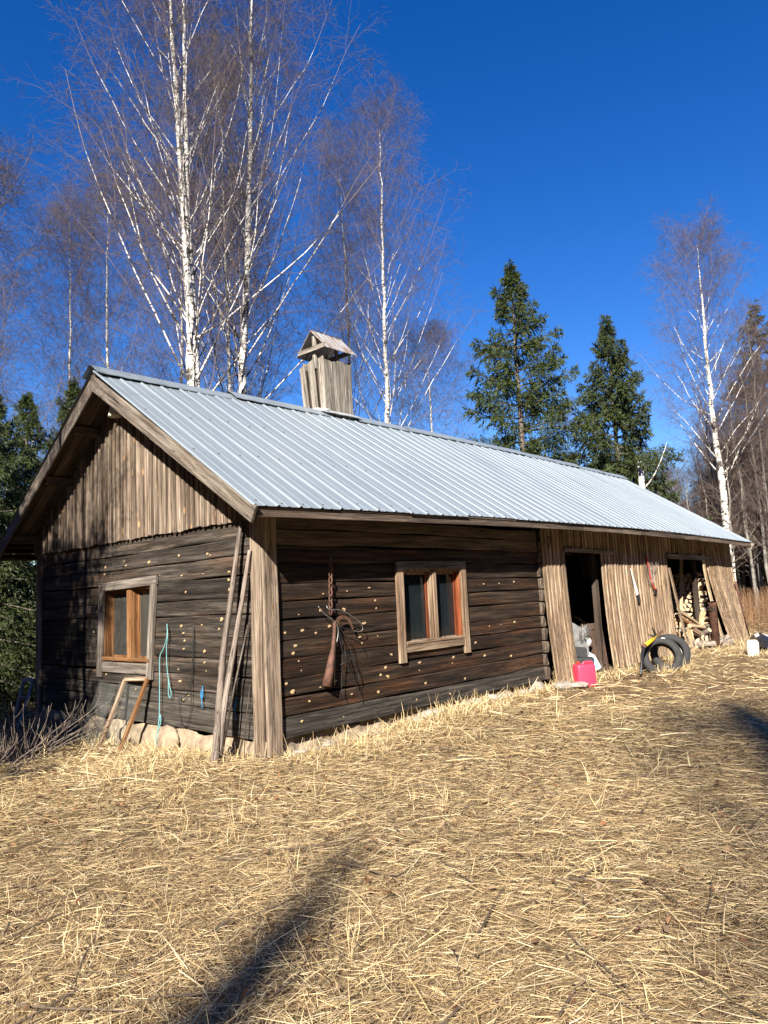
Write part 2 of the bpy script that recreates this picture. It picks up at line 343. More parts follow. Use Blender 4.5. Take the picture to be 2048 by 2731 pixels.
# ---------------------------------------------------------------- the barn
W=5.367; LL=5.28; LX=14.3; HR=4.353; HE=2.285; OE=.493; OG=.459; RX=14.588; SL=(HR-HE)/(W/2+OE)
barn=empty('log_barn',(0,0,-.15),'long dark log barn with pale corrugated metal roof and board-clad woodshed end','barn')
def roofz(y): return HR-abs(y-W/2)*SL
def bow(x): return .095*math.sin(math.pi*min(max((x+.46)/15.05,0),1))   # the old roof is cambered along its length
def mklog(p0,p1,z0,z1,n,mat,seed,th=.15,endcut=True):
    """hewn log from p0 to p1 (xy), between heights z0,z1; outward normal n; wavy edges shared through seed"""
    p0=V((p0[0],p0[1],0));p1=V((p1[0],p1[1],0));d=p1-p0;Ln=d.length;z=d.normalized();n=V(n);x=n.cross(z)  # x = +-Z
    R=Matrix((x,n,z)).transposed(); up_s=1 if x.z>0 else -1
    segs=max(3,int(Ln/.16)); v=[];f=[];h=z1-z0
    rr=random.Random(seed); ph=[rr.uniform(0,6.28) for _ in range(6)]
    for i in range(segs+1):
        s=i/segs*Ln; 
        wt=.007*math.sin(s*1.3+ph[0])+.005*math.sin(s*3.7+ph[1])+rr.uniform(-.002,.002); wb=.007*math.sin(s*1.1+ph[2])+.005*math.sin(s*4.3+ph[3])+rr.uniform(-.002,.002)
        wf=.003*math.sin(s*1.7+ph[4])+.0018*math.sin(s*5.1+ph[5])
        lo=z0+.003+wb; hi=z1-.003+wt
        pr=[(-th,lo+.02),(-.026,lo),(-.004+wf,lo+.003),(.001+wf,lo+.012),(.003+wf*1.4,(lo+hi)/2+.02),(-.001+wf,hi-.014),(-.006+wf,hi-.004),(-.028,hi),(-th,hi-.02)]
        for (o_,hh) in pr: v.append(((hh-z0)*up_s,o_,s))
    K=9
    for i in range(segs):
        for j in range(K): a=i*K+j;b=i*K+(j+1)%K; f.append((a,b,b+K,a+K) if up_s<0 else (a,a+K,b+K,b))
    f.append(tuple(range(K)) if up_s>0 else tuple(range(K-1,-1,-1))); e=list(range(segs*K,segs*K+K)); f.append(tuple(e[::-1]) if up_s>0 else tuple(e))
    me=mkmesh('log',v,f)
    return obj('log',me,mat,barn,TM((p0.x,p0.y,z0),R))
BF=[0,.21,.40,.59,.79,.97,1.18,1.37,1.55,1.76,1.95,2.12,2.27]
BG=[0,.27,.43,.61,.79,1.02,1.25,1.43,1.66,1.86,2.04,2.24]
front_logs=[];gable_logs=[]
for i in range(len(BF)-1):
    a,b=BF[i],BF[i+1]; mt=M['log_low'] if i==0 else (M['plate'] if i>=10 else M['log_front'])
    off=-.02 if i>=10 else 0
    segs=[(0.015,2.06),(3.32,LL)] if .70<a and b<1.77 else [(0.015,LL)]
    for s0,s1 in segs: front_logs.append((s0,s1,a,b,mklog((s0,off),(s1,off),a,b,(0,-1,0),mt,100+i)))
for i in range(len(BG)-1):
    a,b=BG[i],BG[i+1]; mt=M['log_low'] if i<2 else M['log_gable']
    segs=[(0.015,2.10),(3.34,W)] if .60<a and b<1.67 else [(0.015,W)]
    for s0,s1 in segs: gable_logs.append((s0,s1,a,b,mklog((0,s0),(0,s1),a,b,(-1,0,0),mt,300+i)))
# log ends of the partition wall showing beside the shed boards
for i in range(len(BF)-2):
    a,b=BF[i],BF[i+1]
    v=[];n=8
    for yy in (-.035,.4):
        for k in range(n): an=2*math.pi*k/n+.2; v.append((math.copysign(abs(math.cos(an))**.6,math.cos(an))*.045,yy+random.uniform(-.015,.015)*(yy<0),math.copysign(abs(math.sin(an))**.6,math.sin(an))*(b-a)*.47))
    f=[tuple(range(n-1,-1,-1)),tuple(range(n,2*n))]+[(k,(k+1)%n,(k+1)%n+n,k+n) for k in range(n)]
    obj('log_end',mkmesh('log_end',v,f),M['plate'],barn,Matrix.Translation((LL+.06+random.uniform(-.02,.02),0,(a+b)/2)))
# pale knots
KF=[(1.53,1.48,1),(1.17,1.45,1),(.81,1.43,1),(1.62,1.35,1),(1.63,1.24,1),(1.11,1.25,2),(.76,1.26,1),(.45,1.22,1),(1.42,1.08,1),(.88,1.08,1),(.49,1.06,1),(.26,1.05,1),(.68,1.02,1),(1.34,.93,1),(1.64,.92,1),(1.37,.86,1),(.39,.91,1),(.36,.83,1),(.43,.75,1),(.46,.65,1),(1.86,.69,1),(1.75,.57,1),(1.66,.48,1),(1.78,.43,2),(2.36,.57,1),(2.35,.46,1),(3.05,.57,1),(3.02,.48,1),(3.75,.51,1),(4.4,.44,1),(.26,.54,1),(.34,.45,2),(.72,.45,1),(1.18,.32,1),(1.61,.29,1),(.94,.49,1),(.56,.33,1),(.45,.14,1),(1.04,.1,1),(2.27,.12,1),(2.94,.1,1),(2.46,.29,1),(3.27,.25,1),(4.55,.92,1),(4.19,.9,1),(3.9,.9,1),(4.21,1.48,1),(3.83,1.48,1),(4.6,1.5,1),(3.55,.7,1)]
KG=[(2.18,1.9,2),(2.78,1.96,1),(3.27,1.91,1),(3.3,1.85,1),(2.74,1.88,1),(4.25,1.91,1),(4.29,1.86,1),(4.41,1.74,1),(1.94,1.74,1),(1.47,1.71,1),(1.04,1.71,1),(.56,1.69,1),(1.52,1.94,1),(.95,1.92,1),(.9,1.86,1),(1.39,1.52,1),(.57,1.62,1),(.56,1.52,1),(1.49,1.14,1),(1.08,1.15,1),(.71,1.22,2),(.76,1.11,1),(1.45,1.05,1),(1.43,1.0,1),(1.45,.89,1),(1.04,.87,1),(1.04,.75,1),(1.56,.66,1),(1.01,.66,1),(1.53,.53,1),(1.37,.38,1),(1.47,.33,1),(2.83,.15,1),(3.26,.54,1),(2.52,.4,1),(3.88,1.29,1),(3.6,1.08,1)]
def knot_mesh(s):
    r=random.Random(s); n=9; v=[(0,0,.0072)];f=[]
    rad=[r.uniform(.5,1.3) for _ in range(n)]
    for k in range(n): a=2*math.pi*k/n; v.append((math.cos(a)*rad[k]*1.25,math.sin(a)*rad[k]*.85,.0066))
    for k in range(n): a=2*math.pi*k/n; v.append((math.cos(a)*rad[k]*1.35,math.sin(a)*rad[k]*.95,-.006))
    for k in range(n): k2=(k+1)%n; f.append((0,1+k,1+k2)); f.append((1+k,1+n+k,1+n+k2,1+k2))
    return mkmesh('knot',v,f,False,[M['knot']])
KM=[knot_mesh(s) for s in range(5)]
def put_knots(K,logs,front):
    for (s,z,big) in K:
        for (s0,s1,a,b,o) in logs:
            if s0+.02<s<s1-.02 and a<=z<b:
                z=min(max(z,a+.045),b-.04); r=(.023 if big==2 else random.choice((.007,.009,.011,.013,.016,.018)))
                R=frame((0,-1,0) if front else (-1,0,0),(1,0,0) if front else (0,1,0)); p=(s,-.004,z) if front else (-.004,s,z)
                mw=TM(p,R)@Matrix.Diagonal((r,r,1,1)); obj('knot',random.choice(KM),None,o,mw); break
put_knots(KF,front_logs,True); put_knots(KG,gable_logs,False)
# foundation
def strip(name,p0,p1,n,z0,z1,mat,seed):
    p0=V(p0);p1=V(p1);d=p1-p0;Ln=d.length;segs=int(Ln/.07);rows=7;v=[];f=[];r=random.Random(seed);n=V(n)
    for i in range(segs+1):
        for j in range(rows+1):
            t=i/segs;zz=z0+(z1-z0)*j/rows; off=.03*math.sin(i*.35+j*.8+seed)+.02*math.sin(i*.9-j*1.3)+r.uniform(-.012,.012)-(.05 if j==rows else 0)
            zz+= (0.02*math.sin(i*.6) if j==rows else 0)
            q=p0+d*t+n*off; v.append((q.x-p0.x,q.y-p0.y,zz))
    for i in range(segs):
        for j in range(rows):
            a=i*(rows+1)+j; f.append((a,a+rows+1,a+rows+2,a+1))
    for j in range(rows+1):                                # a back sheet closes the strip
        pass
    return obj(name,mkmesh(name,v,f,True),mat,barn,Matrix.Translation((p0.x,p0.y,0)))
fa=strip('foundation',(-.02,W,0),(-.02,-.02,0),(-1,0,0),-.75,-.005,M['mortar'],1)
fb=strip('foundation',(-.02,.05,0),(LL+.1,.05,0),(0,-1,0),-.75,-.005,M['mortar'],2)
for k in range(26):
    x=.35+k*.195+random.uniform(-.05,.05); s=random.uniform(.10,.24); blob('stone',(x,-.07-random.uniform(0,.07),gz(x,-.1)+random.uniform(-.02,.03)),(s*1.3,s,s*.75),random.choice([M['stone'],M['mortar'],M['stone']]),fb,seed=k,rough=.45,sub=2,smooth=False)
for k in range(5):
    y=.7+k*1.0+random.uniform(-.08,.08); s=random.uniform(.2,.36); blob('stone',(-.02-random.uniform(0,.03),y,-.13+random.uniform(-.08,.02)),(s*.28,s*1.3,s*.8),M['mortar'],fa,seed=50+k,rough=.3,sub=2)
# gable cladding (boards with proud battens)
y=.0; i=0; CB=2.235
while y<W-.02:
    wd=random.uniform(.085,.115); yc=min(y+wd/2,W-.03); zt=roofz(yc)-.13
    if zt>CB+.08:
        zb=CB-random.uniform(.0,.02)
        board('cladding_board',(-.012,yc,zb),(-.012,yc,zt),wd*.97,.022,(-1,0,0),M['clad_gable'],barn,segs=2)
        yb=y+wd; zt2=roofz(yb)-.13
        if zt2>CB+.06: board('batten',(-.036,yb,zb-random.uniform(.0,.015)),(-.036,yb,zt2),random.uniform(.036,.05),.020,(-1,0,0),M['clad_gable'],barn,segs=2)
    y+=wd
# wall-top backing behind the cladding, rear and far walls
def quadwall(name,v,mat,th,nrm):
    n=V(nrm)*th; vv=[V(a) for a in v]+[V(a)+n for a in v]; k=len(v)
    f=[tuple(range(k)),tuple(range(2*k-1,k-1,-1))]+[(j,j+k,(j+1)%k+k,(j+1)%k) for j in range(k)]
    return obj(name,mkmesh(name,vv,f),mat,barn)
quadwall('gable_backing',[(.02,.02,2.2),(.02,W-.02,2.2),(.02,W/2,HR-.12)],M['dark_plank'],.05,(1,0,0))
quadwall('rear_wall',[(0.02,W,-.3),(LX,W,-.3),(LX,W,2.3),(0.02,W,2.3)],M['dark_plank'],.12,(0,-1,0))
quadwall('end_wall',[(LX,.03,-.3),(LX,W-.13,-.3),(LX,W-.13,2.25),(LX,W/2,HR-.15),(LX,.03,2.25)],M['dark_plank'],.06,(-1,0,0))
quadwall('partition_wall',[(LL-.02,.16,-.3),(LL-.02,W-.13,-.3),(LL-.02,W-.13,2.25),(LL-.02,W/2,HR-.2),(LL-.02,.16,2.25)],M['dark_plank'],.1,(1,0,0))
# corner boards
board('corner_board',(-.008,.085,-.17),(-.008,.075,2.24),.165,.030,(-1,0,0),M['corner'],barn,segs=6,jit=.003)
board('corner_board',(.075,-.012,-.13),(.062,-.012,2.25),.178,.032,(0,-1,0),M['corner'],barn,segs=6,jit=.003)
board('corner_board',(-.008,W-.075,-.22),(-.008,W-.075,2.22),.15,.03,(-1,0,0),M['corner'],barn,segs=4)
board('corner_board',(.10,-.012,1.2),(.10,-.012,1.2001),.01,.01,(0,-1,0),M['corner'],barn,segs=1) if False else None
# roof sheets
def sheet_profile(w,ribs=4):
    p=W; pts=[]; pit=w/ribs
    for k in range(ribs):
        x=k*pit
        pts+=[(x,.0),(x+.013,.016),(x+.033,.016),(x+.046,0),(x+pit*.5-.012,0),(x+pit*.5,.005),(x+pit*.5+.024,.005),(x+pit*.5+.036,0)]
    pts.append((w+.002,0)); return pts
def roof_sheet(x0,w,side,lift):
    pr=sheet_profile(w); y0=-OE if side<0 else W+OE; ye=W/2+(.02 if side<0 else -.02)*-1
    sl=V((0,ye-y0,roofz(ye)-roofz(y0))); Ln=sl.length; z=sl.normalized(); x=V((1,0,0)); n=z.cross(x)*-1
    if n.z<0: n=-n
    R=Matrix((x,n,z)).transposed()
    v=[];f=[];segs=5;k=len(pr);r=random.Random(int(x0*100))
    ends=[r.uniform(-.012,.012) for _ in range(2)]
    for i in range(segs+1):
        s=i/segs*Ln+(ends[0] if i==0 else 0); wob=r.uniform(-.003,.003) if 0<i else 0
        for (a,b) in pr: v.append((a,b+wob+n.z*bow(x0+a),s+z.z*bow(x0+a)))
    o=len(v)
    for i in range(segs+1):
        for j in range(k): a=v[i*k+j]; v.append((a[0],a[1]-.0025,a[2]))
    for i in range(segs):
        for j in range(k-1):
            a=i*k+j; f.append((a,a+k,a+k+1,a+1)); f.append((o+a,o+a+1,o+a+k+1,o+a+k))
    for j in range(k-1): f.append((j,j+1,o+j+1,o+j))
    T=TM((x0,y0,roofz(y0)-.022+lift),R); sh=obj('roof_sheet',mkmesh('roof_sheet',v,f),M['roof'],barn,T)
    if side<0:
        pt=[]
        for row in range(4):
            for c_ in range(4):
                cx_=c_*w/4+w/8-.035; cz_=.12+row*(Ln-.3)/3+r.uniform(-.06,.06); bb_=bow(x0+cx_); q=[(cx_+a*.007,hh+n.z*bb_,cz_+z.z*bb_+b*.007) for hh in (.0,.007) for a,b in ((-1,-1),(1,-1),(1,1),(-1,1))]
                pt.append((q,[(4,5,6,7),(0,1,5,4),(1,2,6,5),(2,3,7,6),(3,0,4,7)]))
        vv,ff=join(pt); sc_=obj('screws',mkmesh('screws',vv,ff),M['iron'],sh,T); sc_['kind']='stuff'
    return sh
x=-OG-.02; i=0; SW=1.12
while x<RX-.05:
    wd=min(SW,RX+.02-x); 
    for sd_ in (-1,1): roof_sheet(x,wd,sd_,.004*(i%2))
    x+=wd; i+=1
# ridge caps, opened round the chimney
def ridge_cap(x0,x1,lift):
    hw=.19; v=[];f=[]; segs=max(2,int((x1-x0)/.14)); 
    for i in range(segs+1):
        xx=x0+(x1-x0)*i/segs; dip=.006*(i%2)
        for (yy,zz) in ((-hw,-hw*SL-.014-dip),(-hw,-hw*SL-dip),(-.03,-.012),(0,.0),(.03,-.012),(hw,-hw*SL-dip),(hw,-hw*SL-.014-dip)): v.append((xx-x0,yy,zz))
    for i in range(segs):
        for j in range(6): a=i*7+j; f.append((a,a+7,a+8,a+1))
    obj('ridge_cap',mkmesh('ridge_cap',v,f),M['roof'],barn,Matrix.Translation((x0,W/2,HR+.022+lift+bow((x0+x1)/2))))
xs=[-OG-.05,1.55,3.42]; 
for k in range(2): ridge_cap(xs[k],xs[k+1]+(.06 if k==0 else 0),.004*k)
xs=[4.08,5.4,6.7,8.0,9.3,10.6,11.9,13.2,RX+.03]
for k in range(8): ridge_cap(xs[k],xs[k+1]+.06*(k<7),.004*(k%2))
# bargeboards, fascia, soffit boards, purlin ends
def rake(y0,y1,x,dz,wid,th,name,mat,nrm=(-1,0,0)):
    return board(name,(x,y0,roofz(y0)+dz),(x,y1,roofz(y1)+dz),wid,th,nrm,mat,barn,segs=5,jit=.002)
rake(-OE+.01,W/2+.06,-OG+.015,-.112,.17,.028,'bargeboard',M['barge']); rake(W+OE-.01,W/2-.06,-OG+.017,-.112,.17,.026,'bargeboard',M['barge'])
rake(-OE-.02,W/2,RX-.04,-.105,.15,.025,'bargeboard',M['barge'],(1,0,0)); rake(W+OE+.02,W/2,RX-.04,-.105,.15,.025,'bargeboard',M['barge'],(1,0,0))
fz=roofz(-OE)-.055
for sd_ in (-1,1):
    xx=-OG+.045; yf=-OE+.05 if sd_<0 else W+OE-.05
    for k in range(7):
        x2=xx+(RX-.05+OG-.045)/7; board('fascia_board',(xx,yf,HE-.082+bow(xx)),(x2-.003,yf,HE-.082+bow(x2)),.085,.026,(0,sd_,0),M['soffit'],barn,segs=4,jit=.003); xx=x2
for side in (-1,1):
    for k in range(4):                                    # eave soffit
        yy=-OE+.07+k*.115; yy=yy if side<0 else W-yy
        for q_ in range(5):
            xa=-OG+.05+q_*(RX-.06+OG-.05)/5; xb=xa+(RX-.06+OG-.05)/5-.003
            board('soffit_board',(xa,yy,roofz(yy)-.10+bow(xa)),(xb,yy,roofz(yy)-.10+bow(xb)),.118,.016,(0,.655*side,-1),M['soffit'],barn,segs=2)
    for k in range(4):                                    # gable overhang soffit, boards running up the slope
        xx=-OG+.105+k*.118; ya=.02 if side<0 else W-.02
        board('soffit_board',(xx,ya,roofz(ya)-.105),(xx,W/2-.02*side*-1,roofz(W/2)-.115),.116,.018,(0,SL*side,-1),M['soffit'],barn,segs=4)
    for (yy,sz) in ((.05,.11),(1.15,.12),(2.0,.11)):
        y2=yy if side<0 else W-yy; zz=roofz(y2)-.19
        board('purlin_end',(-OG+.05,y2,zz-.06),(.1,y2,zz-.06),sz,.11,(0,0,1),M['soffit'],barn,segs=3)
board('ridge_beam',(-OG+.05,W/2,HR-.29),(.1,W/2,HR-.29),.12,.12,(0,0,1),M['soffit'],barn,segs=2)
# lamp under the gable peak
lv,lf=lathe_geo([(0,.075),(.05,.075),(.062,.06),(.075,-.03),(.08,-.06),(.072,-.062),(.06,.0),(0,.02)],20)
lmp=obj('gable_lamp',mkmesh('gable_lamp',lv,lf,True),M['lampwhite'],barn,Matrix.Translation((-.13,2.78,3.87))); lmp['label']='small cream lamp shade under the gable peak'
tube('lamp_arm',[(.0,2.78,4.0),(-.08,2.78,4.0),(-.13,2.78,3.93)],.012,M['iron'],lmp)
# shed front: boards and battens, two door openings, splayed bottoms
def ybow(z): 
    t=max(0,(1.9-z)/1.95); return -.025-.10*t*t
def shed_board(xt,xb,zt,zb,wd,th,extra,name,ybx=0.0,mat=None):
    pts=[]; n=5
    R=frame((0,0,1),(1,0,0)); v=[];f=[]; w2=wd/2; b=.003
    tw=random.uniform(-.004,.004)
    for i in range(n+1):
        t=i/n; z=zb+(zt-zb)*t; xx=xb+(xt-xb)*t; yy=ybow(z)-extra-ybx*(1-t)**1.5+random.uniform(-.002,.002)
        for (a,c) in ((-w2,0),(w2,0),(w2,-th+b),(w2-b,-th),(-w2+b,-th),(-w2,-th+b)):
            v.append((xx+a-xb+random.uniform(-.0015,.0015),yy+c+tw*(a/w2),z-zb+(random.uniform(-.012,.012) if i==0 else 0)))
    for i in range(n):
        for j in range(6): a=i*6+j;c=i*6+(j+1)%6; f.append((a,a+6,c+6,c))
    f.append(tuple(range(6))); f.append(tuple(range(n*6+5,n*6-1,-1)))
    return obj(name,mkmesh(name,v,f),mat or M['clad_shed'],barn,Matrix.Translation((xb,0,zb)))
def shed_run(xa,xb,zt,zbf,shift=lambda x:0,ybx=lambda x:0):
    x=xa
    while x<xb-.02:
        wd=min(random.uniform(.10,.14),xb-x); xc=x+wd/2; zb=zbf(xc)+random.uniform(-.05,.06)
        shed_board(xc,xc+shift(xc),zt+bow(xc),zb,wd*.93,.022,random.uniform(-.004,.008),'cladding_board',ybx(xc))
        if x+wd<xb-.03:
            xc=x+wd; shed_board(xc+random.uniform(-.01,.01),xc+shift(xc)+random.uniform(-.015,.015),zt+bow(xc),zbf(xc)+random.uniform(-.04,.02),random.uniform(.05,.075),.02,.024,'batten',ybx(xc))
        x+=wd
D1=(6.09,7.38); D2=(10.33,12.22); ST=2.25
shed_run(5.37,D1[0],ST,lambda x:-.10,lambda x:.02)
shed_run(D1[0],D1[1],ST,lambda x:2.03)
shed_run(D1[1],D2[0],ST,lambda x:-.02,lambda x:-.02+.02*(x-7.4))
shed_run(D2[0],D2[1]+.1,ST,lambda x:1.99)
shed_run(12.36,LX,ST,lambda x:-.12,lambda x:max(0,.95-.43*(x-12.36)),lambda x:.06+.10*math.sin((x-12.3)*2)**2)
shed_board(12.24,12.52,1.98,-.1,.13,.025,.05,'cladding_board',.12,M['plank'])
board('cladding_board',(10.62,-.2,-.02),(10.32,-.06,1.68),.09,.02,(0,-1,0),M['clad_shed'],barn,segs=4)
for (a,b,z,h) in ((6.0,7.74,1.985,.06),(10.22,12.75,1.92,.10)):
    board('lintel',(a,-.075,z),(b,-.075,z-.03),h,.03,(0,-1,0),M['barge'],barn,segs=4,jit=.004)
for xx,zz in ((6.03,2.0),(7.45,2.0),(10.26,1.9),(12.32,1.9)): board('door_post',(xx+(.06 if xx in (7.45,12.32) else 0),.13,-.3),(xx+(.06 if xx in (7.45,12.32) else 0),.13,zz),.09,.09,(0,1,0),M['dark_plank'],barn,segs=3)
for xx in (8.9,13.3): board('wall_post',(xx,.03,-.3),(xx,.03,2.2),.1,.1,(0,1,0),M['dark_plank'],barn)
board('wall_rail',(5.4,.0,2.12),(LX-.1,.0,2.12),.12,.05,(0,1,0),M['dark_plank'],barn,segs=4)
for xx in np.arange(.6,14.2,1.1):
    for sd_ in (-1,1):
        ya=.02 if sd_<0 else W-.02
        board('rafter',(xx,ya,roofz(ya)-.18),(xx,W/2,roofz(W/2)-.18),.06,.09,(0,SL*-sd_*-1,1),M['dark_plank'],barn,segs=1)
for xx in (7.2,9.6,12.0): board('tie_beam',(xx,.05,2.16),(xx,W-.15,2.16),.12,.12,(0,0,1),M['dark_plank'],barn,segs=2)
# stud and battens standing in the wood-shed door
board('door_stud',(12.1,.5,.0),(12.62,.5,2.1),.07,.05,(-1,-.3,0),M['plank'],barn,segs=2)
# windows
def window(front):
    # local axes: s along wall (to the right in view), n outward, z up
    if front: P=lambda s,d,z:V((s,-d,z)); nrm=(0,-1,0); sa,sb=2.10,3.27; sdir=V((1,0,0))
    else: P=lambda s,d,z:V((-d,s,z)); nrm=(-1,0,0); sa,sb=3.30,2.12; sdir=V((0,-1,0))
    zb,zt=(.79,1.66) if front else (.745,1.60)
    B=lambda name,a,b,w_,t_,mat,par,**k: board(name,a,b,w_,t_,nrm,mat,par,**k)
    tm=M['trim_tan'] if front else M['trim_grey']; im=M['redwood'] if front else M['orange']; fm=M['trim_tan'] if front else M['orange']
    sg=1 if front else -1; wdt=abs(sb-sa)
    # casing (mesh part 'window'): head, sill and side jamb linings set into the wall
    parts=[]
    def bx(c,sz): 
        c=V(c); x,y_,z=[q/2 for q in sz]; v=[c+V((i*x,j*y_,k*z)) for k in(-1,1) for j in(-1,1) for i in(-1,1)]
        parts.append((v,[(0,2,3,1),(4,5,7,6),(0,1,5,4),(2,6,7,3),(0,4,6,2),(1,3,7,5)]))
    def wb(s0,s1,d0,d1,z0,z1):
        a=P(s0,d0,z0);b=P(s1,d1,z1); bx((a+b)/2,(abs(a.x-b.x),abs(a.y-b.y),abs(a.z-b.z)))
    ring=[]
    for d in (-.17,-.004):
        for (o1,o2,o3) in ((.05,.10,.10),(.04,0,0)):
            ring+=[P(sa-o1*sg,d,zb-o2),P(sb+o1*sg,d,zb-o2),P(sb+o1*sg,d,zt+o3),P(sa-o1*sg,d,zt+o3)]
    rf=[]
    for k in range(4):
        k2=(k+1)%4; rf+=[(k,k2,4+k2,4+k),(8+k,12+k,12+k2,8+k2),(k,8+k,8+k2,k2),(4+k,4+k2,12+k2,12+k)]
    parts.append((ring,rf))
    v,f=join(parts); cs=obj('window',mkmesh('window',v,f),M['orange'] if not front else M['trim_tan'],barn)
    cs['label']='two-sash window with grey trim in the gable wall' if not front else 'two-sash window with tan trim in the front log wall'
    def part(name,s0,s1,d0,d1,z0,z1,mat):
        parts.clear(); wb(s0,s1,d0,d1,z0,z1); o_=P((s0+s1)/2,(d0+d1)/2,z0); v,f=join(parts); v=[q-o_ for q in v]
        return obj(name,mkmesh(name,v,f),mat,cs,Matrix.Translation(o_))
    part('jamb',sa-.04*sg,sa,-.17,.0,zb,zt,im if front else M['orange']); part('jamb',sb,sb+.04*sg,-.17,.0,zb,zt,im)
    mid=(sa+sb)/2+(.04 if front else -.03*sg*-1); dp=-.085 if front else -.11
    part('mullion',mid-.05*sg,mid+.05*sg,-.16,.004,zb,zt,fm)
    if front: part('mullion_cover',mid-.025*sg,mid+.03*sg,.0045,.022,zb-.02,zt+.0,M['trim_tan'])
    for (a,b) in ((sa,mid-.05*sg),(mid+.05*sg,sb)):
        st=.035; par=part('sash',a+.002*sg,a+st*sg,dp-.02,dp+.02,zb+.002,zt-.002,im); part('sash',b-st*sg,b-.002*sg,dp-.02,dp+.02,zb+.002,zt-.002,im)
        part('sash',a+st*sg,b-st*sg,dp-.018,dp+.018,zb+.002,zb+st,fm); part('sash',a+st*sg,b-st*sg,dp-.018,dp+.018,zt-st,zt-.002,fm)
        part('pane',a+st*sg,b-st*sg,dp-.003,dp+.001,zb+st,zt-st,M['pane'] if front else M['panedusty'])
        # curtain behind the glass
        v=[];f=[];n=28
        for i in range(n+1):
            s=a+(b-a)*i/n; d=dp-.09+.014*math.sin(i*1.35)+.006*math.sin(i*.5)
            if front and abs(a-sa)>.1 and i>16: d-=.04
            for z in (zb,zt): v.append(P(s,d,z))
        for i in range(n): f.append((2*i,2*i+2,2*i+3,2*i+1))
        obj('curtain',mkmesh('curtain',v,f,True),M['curtain'],cs)
    # trim boards
    if front:
        B('trim_board',P(2.04,.008,.575),P(2.045,.008,1.72),.12,.034,tm,cs,segs=4); B('trim_board',P(3.335,.008,.585),P(3.325,.008,1.72),.115,.034,tm,cs,segs=4)
        B('trim_board',P(1.985,.010,1.735),P(3.385,.010,1.745),.10,.030,M['trim_grey'],cs,segs=4); B('trim_board',P(2.11,.008,.735),P(3.27,.008,.735),.09,.028,tm,cs,segs=4)
        B('sill',P(2.11,.0,.80),P(3.26,.0,.80),.035,.045,tm,cs)
    else:
        B('trim_board',P(3.41,.008,.51),P(3.325,.008,1.63),.115,.034,tm,cs,segs=4); B('trim_board',P(2.165,.008,.53),P(2.045,.008,1.65),.115,.034,tm,cs,segs=4)
        B('trim_board',P(3.39,.010,1.655),P(1.97,.010,1.69),.11,.030,tm,cs,segs=4); B('trim_board',P(3.35,.008,.64),P(2.20,.008,.64),.13,.022,tm,cs,segs=4)
        B('sill',P(3.30,.0,.745),P(2.14,.0,.745),.045,.05,M['orange'],cs)
window(True); window(False)
# chimney
cx0,cx1,cy0,cy1=3.44,4.05,2.60,3.15
ch=box('chimney',((cx0+cx1)/2,(cy0+cy1)/2,4.6),(cx1-cx0-.08,cy1-cy0-.08,1.25),M['dark_plank'],barn); ch['label']='board-clad chimney with rusty tin gable cap on the ridge'
def cb(p0,p1,wd,n,**k): return board('board',p0,p1,wd,.025,n,M['chimney'],ch,segs=4,jit=.003,chip=.02,**k)
for k in range(4):
    wd=(cx1-cx0)/4; xc=cx0+wd*(k+.5); cb((xc,cy0+.02,4.2),(xc-.03,cy0+.02,5.30+random.uniform(-.02,.02)),wd*.985,(0,-1,0)); 
    cb((xc,cy1-.02,4.2),(xc,cy1-.02,5.34),wd*.98,(0,1,0))
for (y0,y1,wd,zt) in ((2.655,2.68,.13,5.33),(2.84,2.92,.14,5.32),(3.06,3.13,.13,5.28)): cb((cx0+.02,y0,4.2),(cx0-.02,y1,zt),wd,(-1,0,0))
for k in range(3): cb((cx1-.02,2.69+k*.18,4.2),(cx1-.02,2.69+k*.18,5.36),.17,(1,0,0))
# flashing
board('flashing',(cx0-.10,cy0-.05,4.395),(cx1+.10,cy0-.05,4.395),.12,.012,(0,-SL,1),M['flash'],ch,segs=5,jit=.004)
board('flashing',(cx0-.06,W/2-.16,4.40),(cx0-.06,W/2+.16,4.50),.12,.01,(-.4,0,1),M['flash'],ch,segs=2,jit=.004)
for xx in (cx0+.05,cx1-.05): board('cap_post',(xx,2.875,5.2),(xx,2.875,5.76),.06,.05,(-1,0,0),M['chimney'],ch,segs=2)
for xx in (cx0-.03,cx1-.02): board('cap_tie',(xx,2.56,5.52),(xx,3.2,5.52),.08,.03,(-1,0,0),M['chimney'],ch,segs=2)
for sd_ in (-1,1):
    e=2.875+sd_*.37; v=[];f=[];n=12
    p0=V((cx0-.055,e,5.47));
    ax_=V((0,2.875-e,.38)); 
    for i in range(n+1):
        for t in (0,.5,1.02): v.append((i/n*.72,ax_.y*t,ax_.z*t+.008*(i%2)))
    o_=len(v); v+=[(a,b,c-.012) for a,b,c in v]
    for i in range(n):
        for j in range(2): a=i*3+j; f.append((a,a+3,a+4,a+1)); f.append((o_+a,o_+a+1,o_+a+4,o_+a+3))
        f.append((i*3,o_+i*3,o_+i*3+3,i*3+3))
    for i in (0,n):
        for j in range(2): a=i*3+j; f.append((a,a+1,o_+a+1,o_+a))
    obj('cap_sheet',mkmesh('cap_sheet',v,f),M['rustroof'],ch,Matrix.Translation(p0))
